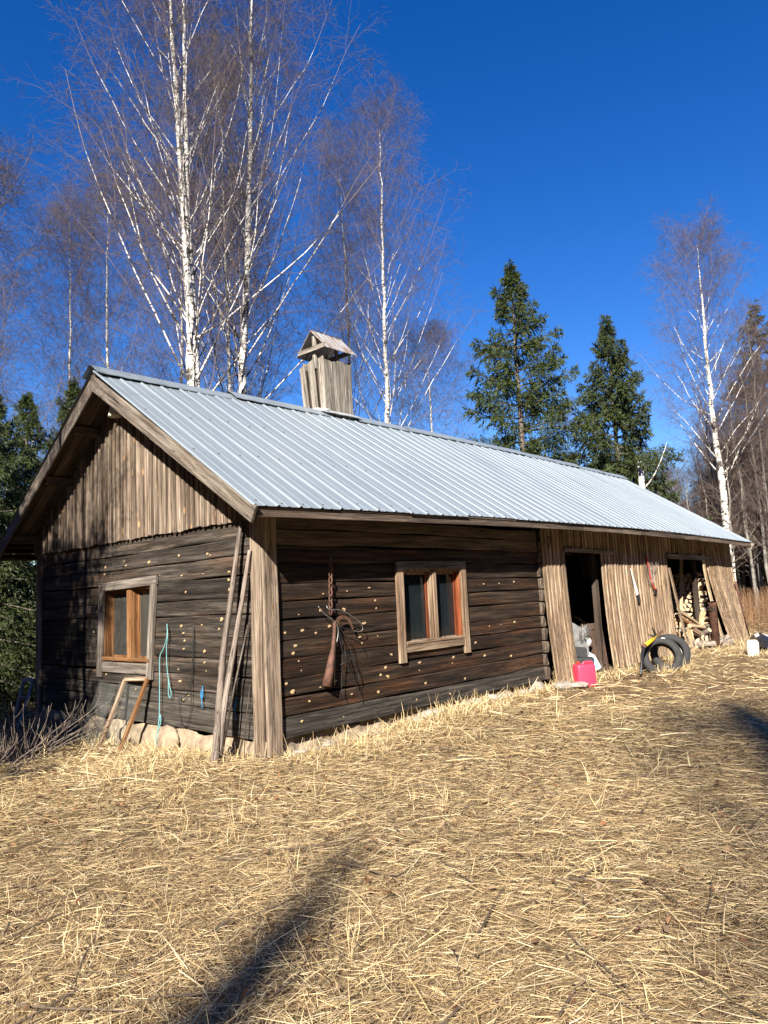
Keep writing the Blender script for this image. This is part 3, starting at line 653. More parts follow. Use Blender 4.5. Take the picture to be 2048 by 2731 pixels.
# ---------------------------------------------------------------- things on and against the gable
def pole(pts,rad,label,group=None,mat='pole'):
    P=crom(pts,7); n=len(P); R_=[(rad[0]+(rad[1]-rad[0])*i/(n-1))*(1+random.uniform(-.07,.07)) for i in range(n)]
    z=(V(pts[-1])-V(pts[0])).normalized(); R=frame(z,(1,0,0)); Ri=R.transposed()
    v,f=tube_geo([Ri@(p-P[0]) for p in P],R_,9)
    o=obj('wooden_pole',mkmesh('wooden_pole',v,f,True),M[mat],None,TM(P[0],R)); return tag(o,label,'pole',group)
g=gz(-.36,.36)
pole([(-.36,.37,g-.03),(-.30,.37,.32),(-.23,.37,.89),(-.16,.34,1.36),(-.07,.25,2.19)],(.042,.022),'tall bent grey pole, thicker of two leaning on the gable')
pole([(-.31,.40,gz(-.31,.4)-.03),(-.26,.35,.31),(-.19,.30,.77),(-.13,.19,1.36),(-.065,.12,1.90)],(.042,.018),'shorter grey pole with holes leaning next to the corner board')
o=tube('iron_rod',[(-.30,.36,gz(-.3,.36)),(-.17,.28,.55),(-.05,.195,1.15)],.0115,M['iron'],S=8); tag(o,'thin straight iron rod leaning behind the grey poles','rod')
for k,(a,b) in enumerate((((-.12,.30,gz(-.1,.3)),(-.035,.17,.40)),((-.10,.25,gz(-.1,.3)),(-.035,.21,.55)))):
    P=[V(a),(V(a)+V(b))/2+V((0,.015,0)),V(b)]
    if k==0: P=crom(P+[V(b)+V((0,-.02,.03)),V(b)+V((0,-.045,.01)),V(b)+V((0,-.03,-.02))],5)
    o=tube('wire_rod',P,.004,M['iron']); tag(o,('hooked wire rod' if k==0 else 'plain thin wire rod')+' standing at the foot of the gable corner','rod')
# empty wooden frame
fr=empty('empty_frame',(-.31,2.47,gz(-.31,2.47)),'empty unglazed wooden sash frame leaning under the gable window','frame')
bl,br,tl_,tr_=V((-.37,2.70,gz(-.37,2.7)+.02)),V((-.33,2.27,gz(-.33,2.27)+.02)),V((-.045,2.66,.50)),V((-.045,2.14,.53))
tl_=V((-.05,2.66,.50)); 
for a,b,nm in ((bl,tl_,'stile'),(br,tr_,'stile'),(bl,br,'rail'),(tl_,tr_,'rail')): board(nm,a,b,.05,.035,(-.9,0,.4),M['orange'] if nm=='stile' and a is br else M['trim_tan'],fr,segs=3,jit=.003)
# leaning glass sheets
for k,(y0,y1,x0) in enumerate(((3.30,2.84,-.36),(2.80,2.20,-.24))):
    zb_=gz(x0,(y0+y1)/2); a=V((x0,y0+.05,zb_)); b=V((-.03,y0-.03,.44 if k==0 else .46)); zd=(b-a); Ln=zd.length
    R=Matrix(((V((0,-1,0))),zd.normalized().cross(V((0,-1,0))),zd.normalized())).transposed()
    t=.004; wd=abs(y0-y1); v=[(i,j,k2) for k2 in (0,Ln) for j in (0,t) for i in (0,wd)]
    f=[(0,2,3,1),(4,5,7,6),(0,1,5,4),(2,6,7,3),(0,4,6,2),(1,3,7,5)]
    o=obj('glass_sheet',mkmesh('glass_sheet',v,f),M['glass'],None,TM(a,R)); tag(o,'dusty clear glass sheet leaning left of the empty frame' if k==0 else 'clear glass sheet leaning behind the empty wooden frame','glass sheet')
# ropes and cables on the gable
def rope(pts,rad,mat,name,label,cat='rope',n=7): o=tube(name,crom(pts,n),rad,M[mat],S=6); return tag(o,label,cat)
rope([(-.03,1.75,1.17),(-.05,1.72,1.04),(-.045,1.80,.90),(-.05,1.88,.79),(-.05,1.89,.5),(-.055,1.895,.15),(-.07,1.90,-.02),(-.06,1.86,.06),(-.06,1.87,.14),(-.07,1.91,-.05),(-.09,1.93,gz(-.09,1.93)+.01)],.0058,'cyanrope','rope','long faded turquoise rope hanging from a nail by the gable window')
rope([(-.035,1.745,1.16),(-.055,1.70,1.05),(-.05,1.735,.88),(-.05,1.725,.66),(-.05,1.68,.48),(-.05,1.645,.40),(-.05,1.665,.345),(-.05,1.70,.37),(-.05,1.705,.45),(-.05,1.70,.56)],.005,'cyanrope','rope','turquoise rope ending in a small hanging loop beside the long rope')
rope([(-.03,1.05,.50),(-.04,1.035,.45),(-.04,1.03,.40),(-.045,1.05,.365),(-.04,1.07,.40),(-.04,1.06,.46),(-.045,1.05,.37),(-.04,1.05,.27)],.006,'bluerope','rope','short bright blue knotted cord on the gable logs')
rope([(-.02,.43,.42),(-.05,.45,.36),(-.06,.46,.29),(-.05,.44,.33),(-.05,.42,.38),(-.05,.445,.26),(-.05,.44,.19)],.006,'bluerope','rope','short blue cord looped behind the grey poles')
rope([(-.02,1.22,1.15),(-.035,1.21,.95),(-.035,1.23,.65),(-.035,1.34,.42),(-.04,1.47,.33),(-.04,1.50,.38),(-.035,1.51,.25),(-.04,1.50,.13),(-.04,1.44,.06),(-.04,1.35,.07),(-.035,1.29,.2),(-.03,1.255,.5),(-.03,1.235,.9),(-.02,1.22,1.14)],.0045,'blackwire','cable','thin black cable hung in a long loop on the gable','cable')
rope([(-.02,2.78,.16),(-.05,2.75,.12),(-.06,2.73,.08),(-.05,2.76,.03),(-.05,2.73,-.03),(-.05,2.745,-.12)],.004,'pole','string','frayed tan string hanging behind the leaning glass','string')
# pale sash leaning at the far gable corner
fs=empty('painted_sash',(.02,5.75,gz(0,5.75)),'pale painted window sash leaning in the shade past the gable','window sash')
a0=gz(-.1,5.75)
board('stile',(-.14,5.86,a0),(-.02,5.80,.37),.05,.035,(-1,-.3,.3),M['bluewhite'],fs); board('stile',(-.16,5.62,a0),(.05,5.60,.37),.05,.035,(-1,-.3,.3),M['bluewhite'],fs)
board('rail',(-.13,5.85,a0+.03),(-.14,5.63,a0+.03),.05,.035,(-1,-.3,.3),M['bluewhite'],fs); board('rail',(-.02,5.81,.36),(.05,5.58,.36),.05,.035,(-1,-.3,.3),M['bluewhite'],fs)
board('rail',(-.08,5.82,.12),(-.06,5.61,.12),.03,.03,(-1,-.3,.3),M['bluewhite'],fs)
# ---------------------------------------------------------------- things on the front log wall
cn=empty('hanging_chain',(.89,-.045,1.81),'rusty iron chain hanging from a hook on the front logs','chain')
def ring(maj,mi,r,n=16,S=6):
    v=[];f=[]
    for i in range(n):
        a=2*math.pi*i/n; c=V((maj*math.cos(a)*.55,0,maj*math.sin(a))); d=V((math.cos(a),0,math.sin(a)))
        for k in range(S): b=2*math.pi*k/S; v.append(c+d*math.cos(b)*r+V((0,1,0))*math.sin(b)*r)
    for i in range(n):
        for k in range(S): f.append((i*S+k,i*S+(k+1)%S,((i+1)%n)*S+(k+1)%S,((i+1)%n)*S+k))
    return mkmesh('link',v,f,True,[M['rust']])
rm=ring(.042,0,.0085)
for k in range(9): obj('link',rm,None,cn,TM((.89-.003*k,-.05,1.77-.066*k),Matrix.Rotation(math.radians(90 if k%2 else 10),3,'Z')))
tube('hook',[(.89,.0,1.83),(.89,-.03,1.845),(.89,-.06,1.82),(.89,-.05,1.80)],.008,M['iron'],cn)
P=[(.90,-.07,1.13),(.885,-.075,1.0),(.86,-.075,.85),(.83,-.075,.74),(.79,-.075,.60),(.745,-.075,.46)]
o=tube('tapered_pipe',P,[.018,.02,.023,.036,.046,.052],M['rust'],S=14); tag(o,'rusty tapered pipe hanging below the chain','pipe')
P=crom([(.90,-.07,1.10),(.93,-.075,1.125),(.98,-.08,1.165),(1.05,-.08,1.165),(1.11,-.08,1.125),(1.15,-.08,1.06),(1.165,-.08,1.03)],5)
sk=empty('sickle',(.90,-.075,1.10),'curved rusty sickle blade hanging from the chain','sickle')
v=[];f=[]
for i,p in enumerate(P):
    t=i/(len(P)-1); d=(P[min(i+1,len(P)-1)]-P[max(i-1,0)]).normalized(); n=V((-d.z,0,d.x)); wd=.020*(1-.6*t)+.004
    for q in (p+n*wd,p-n*wd): v+= [q+V((0,-.003,0)),q+V((0,.003,0))]
for i in range(len(P)-1):
    a=i*4; f+=[(a,a+4,a+6,a+2),(a+1,a+3,a+7,a+5),(a,a+1,a+5,a+4),(a+2,a+6,a+7,a+3)]
f+=[(0,2,3,1),(len(v)-4,len(v)-3,len(v)-1,len(v)-2)]
obj('blade',mkmesh('blade',v,f,False),M['rust'],sk); tube('handle',[(.90,-.07,1.11),(.905,-.07,.98),(.93,-.07,.86)],[.012,.013,.014],M['dark_plank'],sk,S=8)
def wires(name,label,lst,mat,r):
    parts=[tube_geo(crom(p,6),r,5) for p in lst]; v,f=join(parts); org=V(lst[0][0]); v=[V(q)-org for q in v]
    o=obj(name,mkmesh(name,v,f,True),M[mat],None,Matrix.Translation(org)); return tag(o,label,'wire')
wires('galvanised_wire','pale galvanised wire loop twisted round the chain end',[[(.68,-.06,1.30),(.74,-.08,1.22),(.85,-.09,1.15),(.93,-.09,1.05),(.90,-.09,.9)],[(.79,-.07,1.30),(.81,-.09,1.26),(.95,-.10,1.25),(1.1,-.1,1.19),(1.24,-.1,1.11),(1.31,-.09,1.03),(1.27,-.08,.995),(1.18,-.08,1.01)],[(.90,-.08,1.12),(.87,-.09,.8),(.86,-.08,.55),(.865,-.07,.46)]],'wire',.0045)
wires('dark_wire_bundle','tangled dark wire bundle hanging beside the tapered pipe',[[(.91,-.07,1.12),(1.0,-.09,.9),(1.04,-.1,.72),(1.10,-.09,.58),(1.19,-.08,.47),(1.24,-.07,.50),(1.21,-.07,.60),(1.12,-.07,.72)],[(.92,-.08,1.1),(.97,-.1,.8),(1.03,-.1,.66),(1.12,-.09,.52),(1.16,-.08,.45)],[(.91,-.08,1.1),(1.06,-.1,.93),(1.13,-.09,.72),(1.22,-.08,.6)],[(.92,-.07,1.08),(.99,-.08,.85),(.98,-.07,.6),(.975,-.06,.42),(1.0,-.06,.31)],[(.93,-.08,1.07),(1.1,-.1,1.02),(1.25,-.09,.9),(1.33,-.07,.78)],[(1.16,-.08,.48),(1.22,-.07,.38),(1.25,-.06,.26)],[(.95,-.08,.66),(1.02,-.11,.69),(1.10,-.1,.66)],[(1.0,-.1,.80),(1.02,-.12,.7),(1.05,-.11,.62),(1.08,-.1,.56)]],'blackwire',.0042)
# ---------------------------------------------------------------- tools on the shed boards
def ysh(z): return ybow(z)-.055
hs_=empty('hand_saw',(8.55,ysh(1.2),1.18),'old grey saw blade hanging on the shed boards','saw')
v=[(8.42,ysh(1.66)-.01,1.68),(8.45,ysh(1.66)-.01,1.68),(8.66,ysh(1.2)-.015,1.19),(8.54,ysh(1.2)-.015,1.17)]; v+=[(a,b-.004,c) for a,b,c in v]
obj('blade',mkmesh('blade',v,[(0,1,2,3),(7,6,5,4),(0,4,5,1),(1,5,6,2),(2,6,7,3),(3,7,4,0)]),M['white'],hs_)
board('handle',(8.61,ysh(1.1)-.005,1.19),(8.655,ysh(1.0)-.005,1.04),.075,.025,(0,-1,0),M['blackplastic'],hs_)  # black slab stands in for the shadow below the blade
rb=empty('red_bar',(9.3,ysh(1.5),1.25),'bent red iron bar with black hook hanging on the shed boards','crowbar')
tube('shaft',crom([(9.17,ysh(1.9)-.02,1.93),(9.20,ysh(1.8)-.02,1.8),(9.25,ysh(1.5)-.02,1.53),(9.33,ysh(1.3)-.025,1.33),(9.46,ysh(1.25)-.03,1.25)],5),.016,M['red'],rb,S=8)
tube('hook',[(9.46,ysh(1.25)-.03,1.25),(9.40,ysh(1.2)-.035,1.19),(9.34,ysh(1.2)-.03,1.22)],[.018,.026,.014],M['blackplastic'],rb,S=8)
parts=[]
for k in range(46):
    a=random.uniform(-.25,.3); x0=9.27+a*.3; parts.append(tube_geo([(x0,ysh(1.4)-.01-random.uniform(0,.03),1.37+random.uniform(-.03,.05)),(x0+a*.35,ysh(1.55)-.02,1.56),(x0+a*1.0,ysh(1.7)-.02-random.uniform(0,.04),1.76+random.uniform(-.12,.05))],[.003,.0025,.0015],4))
v,f=join(parts); o=obj('twig_whisk',mkmesh('twig_whisk',[V(q)-V((9.27,-.1,1.37)) for q in v],f),M['pole'],None,Matrix.Translation((9.27,-.1,1.37))); tag(o,'dry bundle of brown twigs behind the red bar','twig bundle')
o=tube('wall_hook',crom([(5.52,-.05,2.16),(5.56,-.09,2.18),(5.57,-.10,2.12),(5.53,-.10,2.06),(5.49,-.09,2.0)],4),.008,M['blackwire']); tag(o,'small black hook on the shed boards under the eave','hook')
# ---------------------------------------------------------------- canister, stones, tyres and other junk
def rbox_geo(sx,sy,sz,r,n=4):
    import bmesh
    bm=bmesh.new(); bmesh.ops.create_cube(bm,size=1); bmesh.ops.scale(bm,vec=(sx,sy,sz),verts=bm.verts)
    bmesh.ops.bevel(bm,geom=bm.edges[:]+bm.verts[:],offset=r,segments=n,profile=.5,affect='EDGES'); bm.verts.ensure_lookup_table()
    v=[q.co.copy() for q in bm.verts]; idx={q:i for i,q in enumerate(bm.verts)}; f=[tuple(idx[q] for q in fc.verts) for fc in bm.faces]; bm.free(); return v,f
def canister(loc,rz,h=.375,wd=.285,dp=.225):
    c=empty('plastic_canister',loc,'bright red plastic canister standing in the straw by the doorway','canister')
    T=Matrix.Translation(V(loc))@Matrix.Rotation(rz,4,'Z')
    v,f=rbox_geo(wd,dp,h*.88,.035); obj('body',mkmesh('body',[q+V((0,0,h*.44)) for q in v],f,True),M['pink'],c,T)
    obj('seam',mkmesh('seam',*lambda_ring(wd+.006,dp+.006,.10*h,.012)),M['pink'],c,T)
    tube_=crom([(-.02,0,h*.86),(.0,0,h*.925),(.04,0,h*.945),(.10,0,h*.945),(.125,0,h*.925),(.13,0,h*.86)],5)
    v,f=tube_geo(tube_,.016,8); obj('handle',mkmesh('handle',v,f,True),M['pink'],c,T)
    v,f=lathe_geo([(0,.03),(.026,.03),(.028,.026),(.028,-.01),(0,-.01)],16); obj('cap',mkmesh('cap',[V(q)+V((-.09,0,h*.90)) for q in v],f),M['red'],c,T)
    return c
def lambda_ring(sx,sy,z,h):
    v=[];n=24
    for zz in (z-h,z+h):
        for k in range(n):
            a=2*math.pi*k/n; x=math.copysign(abs(math.cos(a))**.3,math.cos(a))*sx/2; y=math.copysign(abs(math.sin(a))**.3,math.sin(a))*sy/2; v.append((x,y,zz))
    return v,[(k,(k+1)%n,(k+1)%n+n,k+n) for k in range(n)]
canister((5.55,-.52,gz(5.55,-.52)),math.radians(-40))
for k,(x,y,s,lab) in enumerate(((5.20,-.36,.26,'flat grey stone lying at the foot of the shed boards'),(5.36,-.50,.30,'flat grey stone slab next to the red canister'))):
    tag(blob('flat_stone',(x,y,gz(x,y)+.035),(s*1.3,s,.13),M['stone'],seed=70+k,rough=.35,smooth=False,rot=k),lab,'stone')
def tyre(loc,axis,label,R=.325,Wd=.19):
    t=empty('tyre',loc,label,'tyre','worn car tyres leaning at the shed'); T=TM(loc,frame(axis,(0,0,1)))
    pr=[(.205,-.075),(.215,-.088),(.25,-.098),(.29,-.094),(.313,-.082),(.322,-.065),(.325,-.03),(.325,.03),(.322,.065),(.313,.082),(.29,.094),(.25,.098),(.215,.088),(.205,.075),(.212,.06),(.28,.05),(.28,-.05),(.212,-.06),(.205,-.075)]
    pr=[(r_,h_*1.2) for r_,h_ in pr]; v,f=lathe_geo(pr,64); obj('carcass',mkmesh('carcass',v,f,True),M['rubber'],t,T)
    parts=[]; n=56
    for k in range(n):
        a=2*math.pi*k/n
        for row,(z0,z1,sk2) in enumerate(((-.096,-.042,.03),(-.034,-.003,0),(.003,.034,0),(.042,.096,-.03))):
            da=2*math.pi/n*.78; aa=a+(.5 if row%2 else 0)*2*math.pi/n; q=[]
            for rr_ in (.318,.331):
                rr2=rr_-(.010 if row in(0,3) else 0)
                for zz,s in ((z0,sk2),(z1,-sk2)):
                    for e in (0,da): q.append((rr2*math.cos(aa+e+s),rr2*math.sin(aa+e+s),zz))
            parts.append((q,[(4,5,7,6),(0,4,6,2),(1,3,7,5),(0,1,5,4),(2,6,7,3)]))
    v,f=join(parts); obj('tread',mkmesh('tread',v,f),M['rubber'],t,T)
    v,f=lathe_geo([(.262,.1185),(.268,.1195),(.274,.1175)],64); obj('bead_line',mkmesh('bead_line',v,f,True),M['rubber'],t,T)
    return t
tz=gz(7.55,-.92)
t1=tyre((7.66,-.84,tz+.24),(-.86,-.42,.30),'black car tyre leaning in front, yellow tool propped on it')
v,f=lathe_geo([(.29,.114),(.305,.108)],64)
sec=[(q,f) for q in [v]]; nv=[p for i,p in enumerate(v) if i//2 in range(6,9)]; obj('white_mark',mkmesh('white_mark',[(x,y,z+.003) for x,y,z in nv],[(0,2,3,1),(2,4,5,3)]),M['white'],t1,TM((7.66,-.84,tz+.24),frame((-.86,-.42,.30),(0.3,-.6,.6))))
tyre((8.22,-.77,gz(8.2,-.8)+.25),(-.86,-.42,.22),'black car tyre standing partly hidden behind the front tyre')
# yellow tool
yt=empty('yellow_tool',(6.92,-.78,gz(6.92,-.78)),'yellow metal hand tool with dark blades propped on the tyres','garden tool')
a=V((6.92,-.78,gz(6.92,-.78)+.02)); b=V((7.20,-.76,.37)); c=V((7.80,-.75,.49))
tube('grip',crom([a,a.lerp(b,.5)+V((-.02,0,.02)),b],5),[.022]*11,M['blackplastic'],yt,S=8)
tube('shaft',[b,c],[.032,.032],M['yellow'],yt,S=12); tube('collar',[b-(c-b)*.06,b+(c-b)*.02],[.038,.038],M['rust'],yt,S=12)
def bladeg(p0,p1,wd,nm,mat): board(nm,p0,p1,wd,.01,(-.5,-.8,.2),M[mat],yt,segs=2,taper=.25)
bladeg(c-(c-b)*.1,c+V((-.20,.0,.15)),.06,'blade','blackplastic'); bladeg(c-(c-b)*.1,c+V((-.45,-.02,.05)),.05,'blade','iron'); bladeg(c,c+V((.24,.0,.08)),.05,'blade','rust'); bladeg(c,c+V((.2,.0,-.10)),.045,'blade','rust')
# steel pipe, rod, block, black plastic, boulder
pz=gz(11.75,-.36)
pp=empty('steel_pipe',(11.75,-.36,pz),'upright rusty steel pipe standing before the splayed boards','pipe')
v,f=lathe_geo([(0,-.1),(.088,-.1),(.088,.93),(.094,.935),(.094,.965),(.08,.965),(.08,.9),(0,.9)],28); obj('tube',mkmesh('tube',v,f,True),M['rust'],pp,Matrix.Translation((11.75,-.36,pz))@Matrix.Rotation(math.radians(1.5),4,'Y'))
board('bracket',(11.78,-.36,pz+.93),(11.62,-.42,pz+1.0),.06,.012,(0,0,1),M['iron'],pp); board('bracket',(11.70,-.40,pz+.80),(11.60,-.36,pz+.86),.09,.012,(-1,0,.2),M['iron'],pp)
o=tube('iron_bar',[(15.1,-.06,gz(15.1,-.06)),(14.5,-.12,.68),(14.12,-.16,1.33)],[.022,.022,.028],M['rust'],S=8); tag(o,'long rusty iron bar leaning on the far corner of the shed','bar')
v,f=rbox_geo(.27,.2,.31,.03,2); o=obj('foam_block',mkmesh('foam_block',[q+V((random.uniform(-.006,.006),random.uniform(-.006,.006),.155)) for q in v],f,False),M['styro'],None,TM((10.82,-1.36,gz(10.8,-1.36)-.01),Matrix.Rotation(.35,3,'Z')@Matrix.Rotation(-.08,3,'Y'))); tag(o,'yellowish white foam block lying in the grass','foam block')
def panel_curved(name,loc,rz,Ln,wd,h,mat,label,cat,stripe):
    v=[];f=[];n=14;m_=7
    for i in range(n+1):
        for j in range(m_+1):
            t=i/n;u=j/m_; x=(t-.5)*Ln; yv=(u-.5)*wd*(1-.35*abs(2*t-1)**2); z=h*math.sin(math.pi*u)**.6*(1-.5*(2*t-1)**2)+.02*math.sin(i*1.1+j)
            v.append((x,yv,z))
    o0=len(v); v+=[(a,b,c-.01) for a,b,c in v]
    for i in range(n):
        for j in range(m_): a=i*(m_+1)+j; f.append((a,a+m_+1,a+m_+2,a+1)); f.append((o0+a,o0+a+1,o0+a+m_+2,o0+a+m_+1))
    mi=[1 if (stripe and (k//2)%m_ in stripe and 3<(k//2)//m_<12) else 0 for k in range(len(f))]
    me=mkmesh(name,v,f,True,[M[mat],M['white']],mi)
    o=obj(name,me,None,None,Matrix.Translation(loc)@Matrix.Rotation(rz,4,'Z')); return tag(o,label,cat)
panel_curved('plastic_trim',(12.9,-.95,gz(12.9,-.95)),.35,1.5,.6,.26,'blackplastic','black plastic car trim piece with white stripes behind the foam block','plastic trim',(2,4))
panel_curved('plastic_sheet',(11.95,-1.45,gz(11.95,-1.45)),-.3,.9,.45,.22,'blackplastic','glossy black plastic shell right next to the foam block','plastic shell',())
tag(blob('pale_boulder',(9.55,-.45,gz(9.55,-.45)+.05),(.42,.34,.32),M['palestone'],seed=91,rough=.4),'pale whitish boulder beside the tyres','boulder')
# doorway junk
fl=gz(7,.3)
tag(box('black_crate',(6.74,.17,fl+.15),(.46,.34,.30),M['blackcloth'],rot=Matrix.Rotation(-1.1,3,'Z'),bev=.035),'black soft-sided crate on the doorway floor','crate')
def sheet(name,c,size,mat,label,cat,rz=0,tilt=0,seed=0,amp=.06,th=.012):
    v=[];f=[];n=14;r=random.Random(seed);ph=[r.uniform(0,6) for _ in range(6)]
    for i in range(n+1):
        for j in range(n+1):
            x=(i/n-.5)*size[0]*(1+.08*math.sin(j*.7+ph[4])); z=(j/n)*size[1]*(1+.07*math.sin(i*.6+ph[5])); y_=amp*(math.sin(i*.5+ph[0]+j*.15)+.6*math.sin(j*.6+ph[1]+i*.3)+.3*math.sin(i*1.1+j*.9+ph[2])); v.append((x,y_,z))
    o0=len(v); v+=[(a,b+th,c_) for a,b,c_ in v]
    for i in range(n):
        for j in range(n): a=i*(n+1)+j; f.append((a,a+n+1,a+n+2,a+1)); f.append((o0+a,o0+a+1,o0+a+n+2,o0+a+n+1))
    for i in range(n):
        for a,b in ((i,i+1),(n*(n+1)+i,n*(n+1)+i+1),(i*(n+1),(i+1)*(n+1)),(i*(n+1)+n,(i+1)*(n+1)+n)): f.append((a,b,o0+b,o0+a))
    o=obj(name,mkmesh(name,v,f,True),M[mat],None,TM(c,Matrix.Rotation(rz,3,'Z')@Matrix.Rotation(tilt,3,'X'))); return tag(o,label,cat)
blob('junk_core',(7.25,.62,fl+.25),(.7,.55,.75),M['blackcloth'],seed=5); bpy.data.objects['junk_core'].name='rubbish_sack'; tag(bpy.data.objects['rubbish_sack'],'bulging black rubbish sack under the grey felt','sack')
sheet('grey_felt',(6.90,.33,fl+.26),(.42,.58,.5),'felt','grey felt mat slumped over the sack in the doorway','felt mat',rz=-1.1,tilt=-.25,seed=2,amp=.03)
tag(box('black_box',(6.78,.21,fl+.38),(.27,.2,.17),M['blackcloth'],rot=Matrix.Rotation(-1.0,3,'Z')@Matrix.Rotation(.1,3,'Y'),bev=.02),'small black box on top of the soft crate','box')
tag(blob('paper_sack',(7.14,.27,fl+.22),(.18,.2,.46),M['paper'],seed=31,rough=.35),'crumpled white paper sack against the brown cabinet door','sack')
tag(blob('paper_sack',(7.19,.30,fl+.53),(.19,.18,.22),M['paper'],seed=33,rough=.4),'crumpled white paper sack lying on top of another sack','sack')
tag(blob('plastic_bag',(5.98,-.34,gz(6,-.34)+.05),(.22,.16,.15),M['paper'],seed=35,rough=.5),'small crumpled white plastic bag behind the red canister','bag')
jg=empty('plastic_jug',(7.1,.06,gz(7.1,.06)),'white plastic jug with blue label tipped over by the doorway','jug')
T=Matrix.Translation((7.08,.06,gz(7.08,.06)+.05))@Matrix.Rotation(-1.05,4,'Z')@Matrix.Rotation(math.radians(-26),4,'Y')
v,f=rbox_geo(.21,.13,.27,.03); obj('body',mkmesh('body',[q+V((0,0,.135)) for q in v],f,True),M['jug'],jg,T)
for (z0,z1) in ((.15,.225),(.05,.08)):
    v=[(-.07,-.0675,z0),(.07,-.0675,z0),(.07,-.0675,z1),(-.07,-.0675,z1)]; v+=[(a,b+.003,c_) for a,b,c_ in v]
    obj('label_print',mkmesh('label_print',v,[(0,1,2,3),(7,6,5,4),(0,4,5,1),(1,5,6,2),(2,6,7,3),(3,7,4,0)]),M['labelblue'],jg,T)
v,f=lathe_geo([(0,.03),(.022,.03),(.022,0),(0,0)],14); obj('cap',mkmesh('cap',[V(q)+V((.05,0,.27)) for q in v],f),M['white'],jg,T)
cd=empty('cabinet_door',(7.38,.12,fl),'dark brown panelled cabinet door leaning in the doorway','cabinet door')
T=TM((7.47,.19,fl+.01),Matrix.Rotation(math.radians(-62),3,'Z')@Matrix.Rotation(math.radians(-5),3,'Y')@Matrix.Rotation(math.radians(-7),3,'X'))
def dbx(nm,c_,sz,mat): 
    v,f=rbox_geo(*sz,.006,1); obj(nm,mkmesh(nm,[q+V(c_) for q in v],f),M[mat],cd,T)
dbx('leaf',(0,0,.41),(.32,.028,.82),'brownpanel'); dbx('edge',(-.168,0,.41),(.014,.034,.83),'plank')
for (z0,hh) in ((.40,.62),):
    for (c_,sz) in (((-.09,-.02,z0),(.022,.02,hh)),((.12,-.02,z0),(.022,.02,hh)),((.015,-.02,z0+hh/2),(.23,.02,.022)),((.015,-.02,z0-hh/2),(.23,.02,.022))): dbx('moulding',c_,sz,'brownpanel')
parts=[]
for k in range(26):
    x=6.98+random.uniform(-.1,.1); parts.append(tube_geo(crom([(x,.2+random.uniform(-.05,.1),fl+.58),(x+.12,.22+random.uniform(-.1,.1),fl+.72+random.uniform(-.05,.1)),(x+.32+random.uniform(-.1,.1),.3,fl+.72+random.uniform(-.12,.14))],4),.003,4))
v,f=join(parts); o=obj('wire_net',mkmesh('wire_net',[V(q)-V((7,.2,fl+.5)) for q in v],f),M['wire'],None,Matrix.Translation((7,.2,fl+.5))); tag(o,'tangle of grey-green netting on the junk heap','netting')
sheet('tarpaulin',(8.9,1.35,fl+.0),(1.6,.95,.5),'blackcloth','dark tarpaulin heap deep inside the shed','tarpaulin',rz=.5,tilt=-.5,seed=9,amp=.1)
tag(blob('dark_heap',(8.9,1.9,fl+.3),(1.8,1.0,1.0),M['blackcloth'],seed=44),'dark heap of rubbish under the tarpaulin','heap')
tag(board('hanging_board',(9.45,1.2,1.55),(9.3,1.2,2.14),.34,.015,(-.8,-.6,0),M['trim_grey'],None),'pale board hanging in the dark behind the first doorway','board')
o=tube('hose',crom([(8.0,.1,1.6),(8.05,.15,1.35),(8.2,.12,1.2),(8.4,.1,1.12),(8.6,.08,1.25)],5),.018,M['blackplastic']); tag(o,'black hose hooked behind the shed boards','hose')
# firewood
def split_mesh(seed,Ln):
    r=random.Random(seed); kind=r.random(); pts=[]
    if kind<.45: pts=[(0,-.02)]+[(math.cos(a)*.07,math.sin(a)*.062-.02) for a in np.linspace(0.05,math.pi-.05,6)]
    elif kind<.8: pts=[(-.02,-.03)]+[(math.cos(a)*.085-.02,math.sin(a)*.085-.03) for a in np.linspace(-.1,1.75,5)]
    else: pts=[(math.cos(a)*.05,math.sin(a)*.048) for a in np.linspace(0,2*math.pi,8)[:-1]]
    pts=[(x*r.uniform(.85,1.15),y*r.uniform(.85,1.15)) for x,y in pts]; n=len(pts)
    v=[(x,y,0) for x,y in pts]+[(x*r.uniform(.95,1.03),y*r.uniform(.95,1.03),Ln) for x,y in pts]
    f=[tuple(range(n-1,-1,-1)),tuple(range(n,2*n))]+[(k,(k+1)%n,(k+1)%n+n,k+n) for k in range(n)]
    mi=[0,0]+[(2 if (kind>=.8 or 0<k<n-1) else 1) for k in range(n)]
    return mkmesh('firewood',v,f,False,[M['endgrain'],M['splitwood'],M['barkwood']],mi)
SM=[split_mesh(s,.36) for s in range(10)]
zc=fl; rowi=0
while zc<1.55:
    yv=.16+(.05 if rowi%2 else 0)
    while yv<1.25:
        R=frame((1,random.uniform(-.06,.06),random.uniform(-.04,.04)),(0,math.cos(1),math.sin(1)))@Matrix.Rotation(random.uniform(0,6.28),3,'Z')
        o=obj('firewood',random.choice(SM),None,None,TM((12.62+random.uniform(-.05,.03),yv,zc+.05),R)); tag(o,'split log stacked with its end showing in the woodshed','firewood','stacked firewood in the woodshed')
        yv+=random.uniform(.10,.125)
    zc+=.098; rowi+=1
for k in range(54):                                   # loose heap in the doorway
    x=random.uniform(10.75,12.45); yv=random.uniform(-.30,.55); hgt=.34*math.exp(-((x-11.5)/.6)**2-((yv-.2)/.35)**2)
    d=V((random.uniform(-1,1),random.uniform(-1,1),random.uniform(-.35,.25)))
    o=obj('firewood',random.choice(SM),None,None,TM((x,yv,gz(x,yv)+.04+hgt*random.uniform(.3,1)),frame(d,(0,0,1)))); tag(o,'loose split log tumbled on the heap in the shed doorway','firewood','loose firewood on the doorway heap')
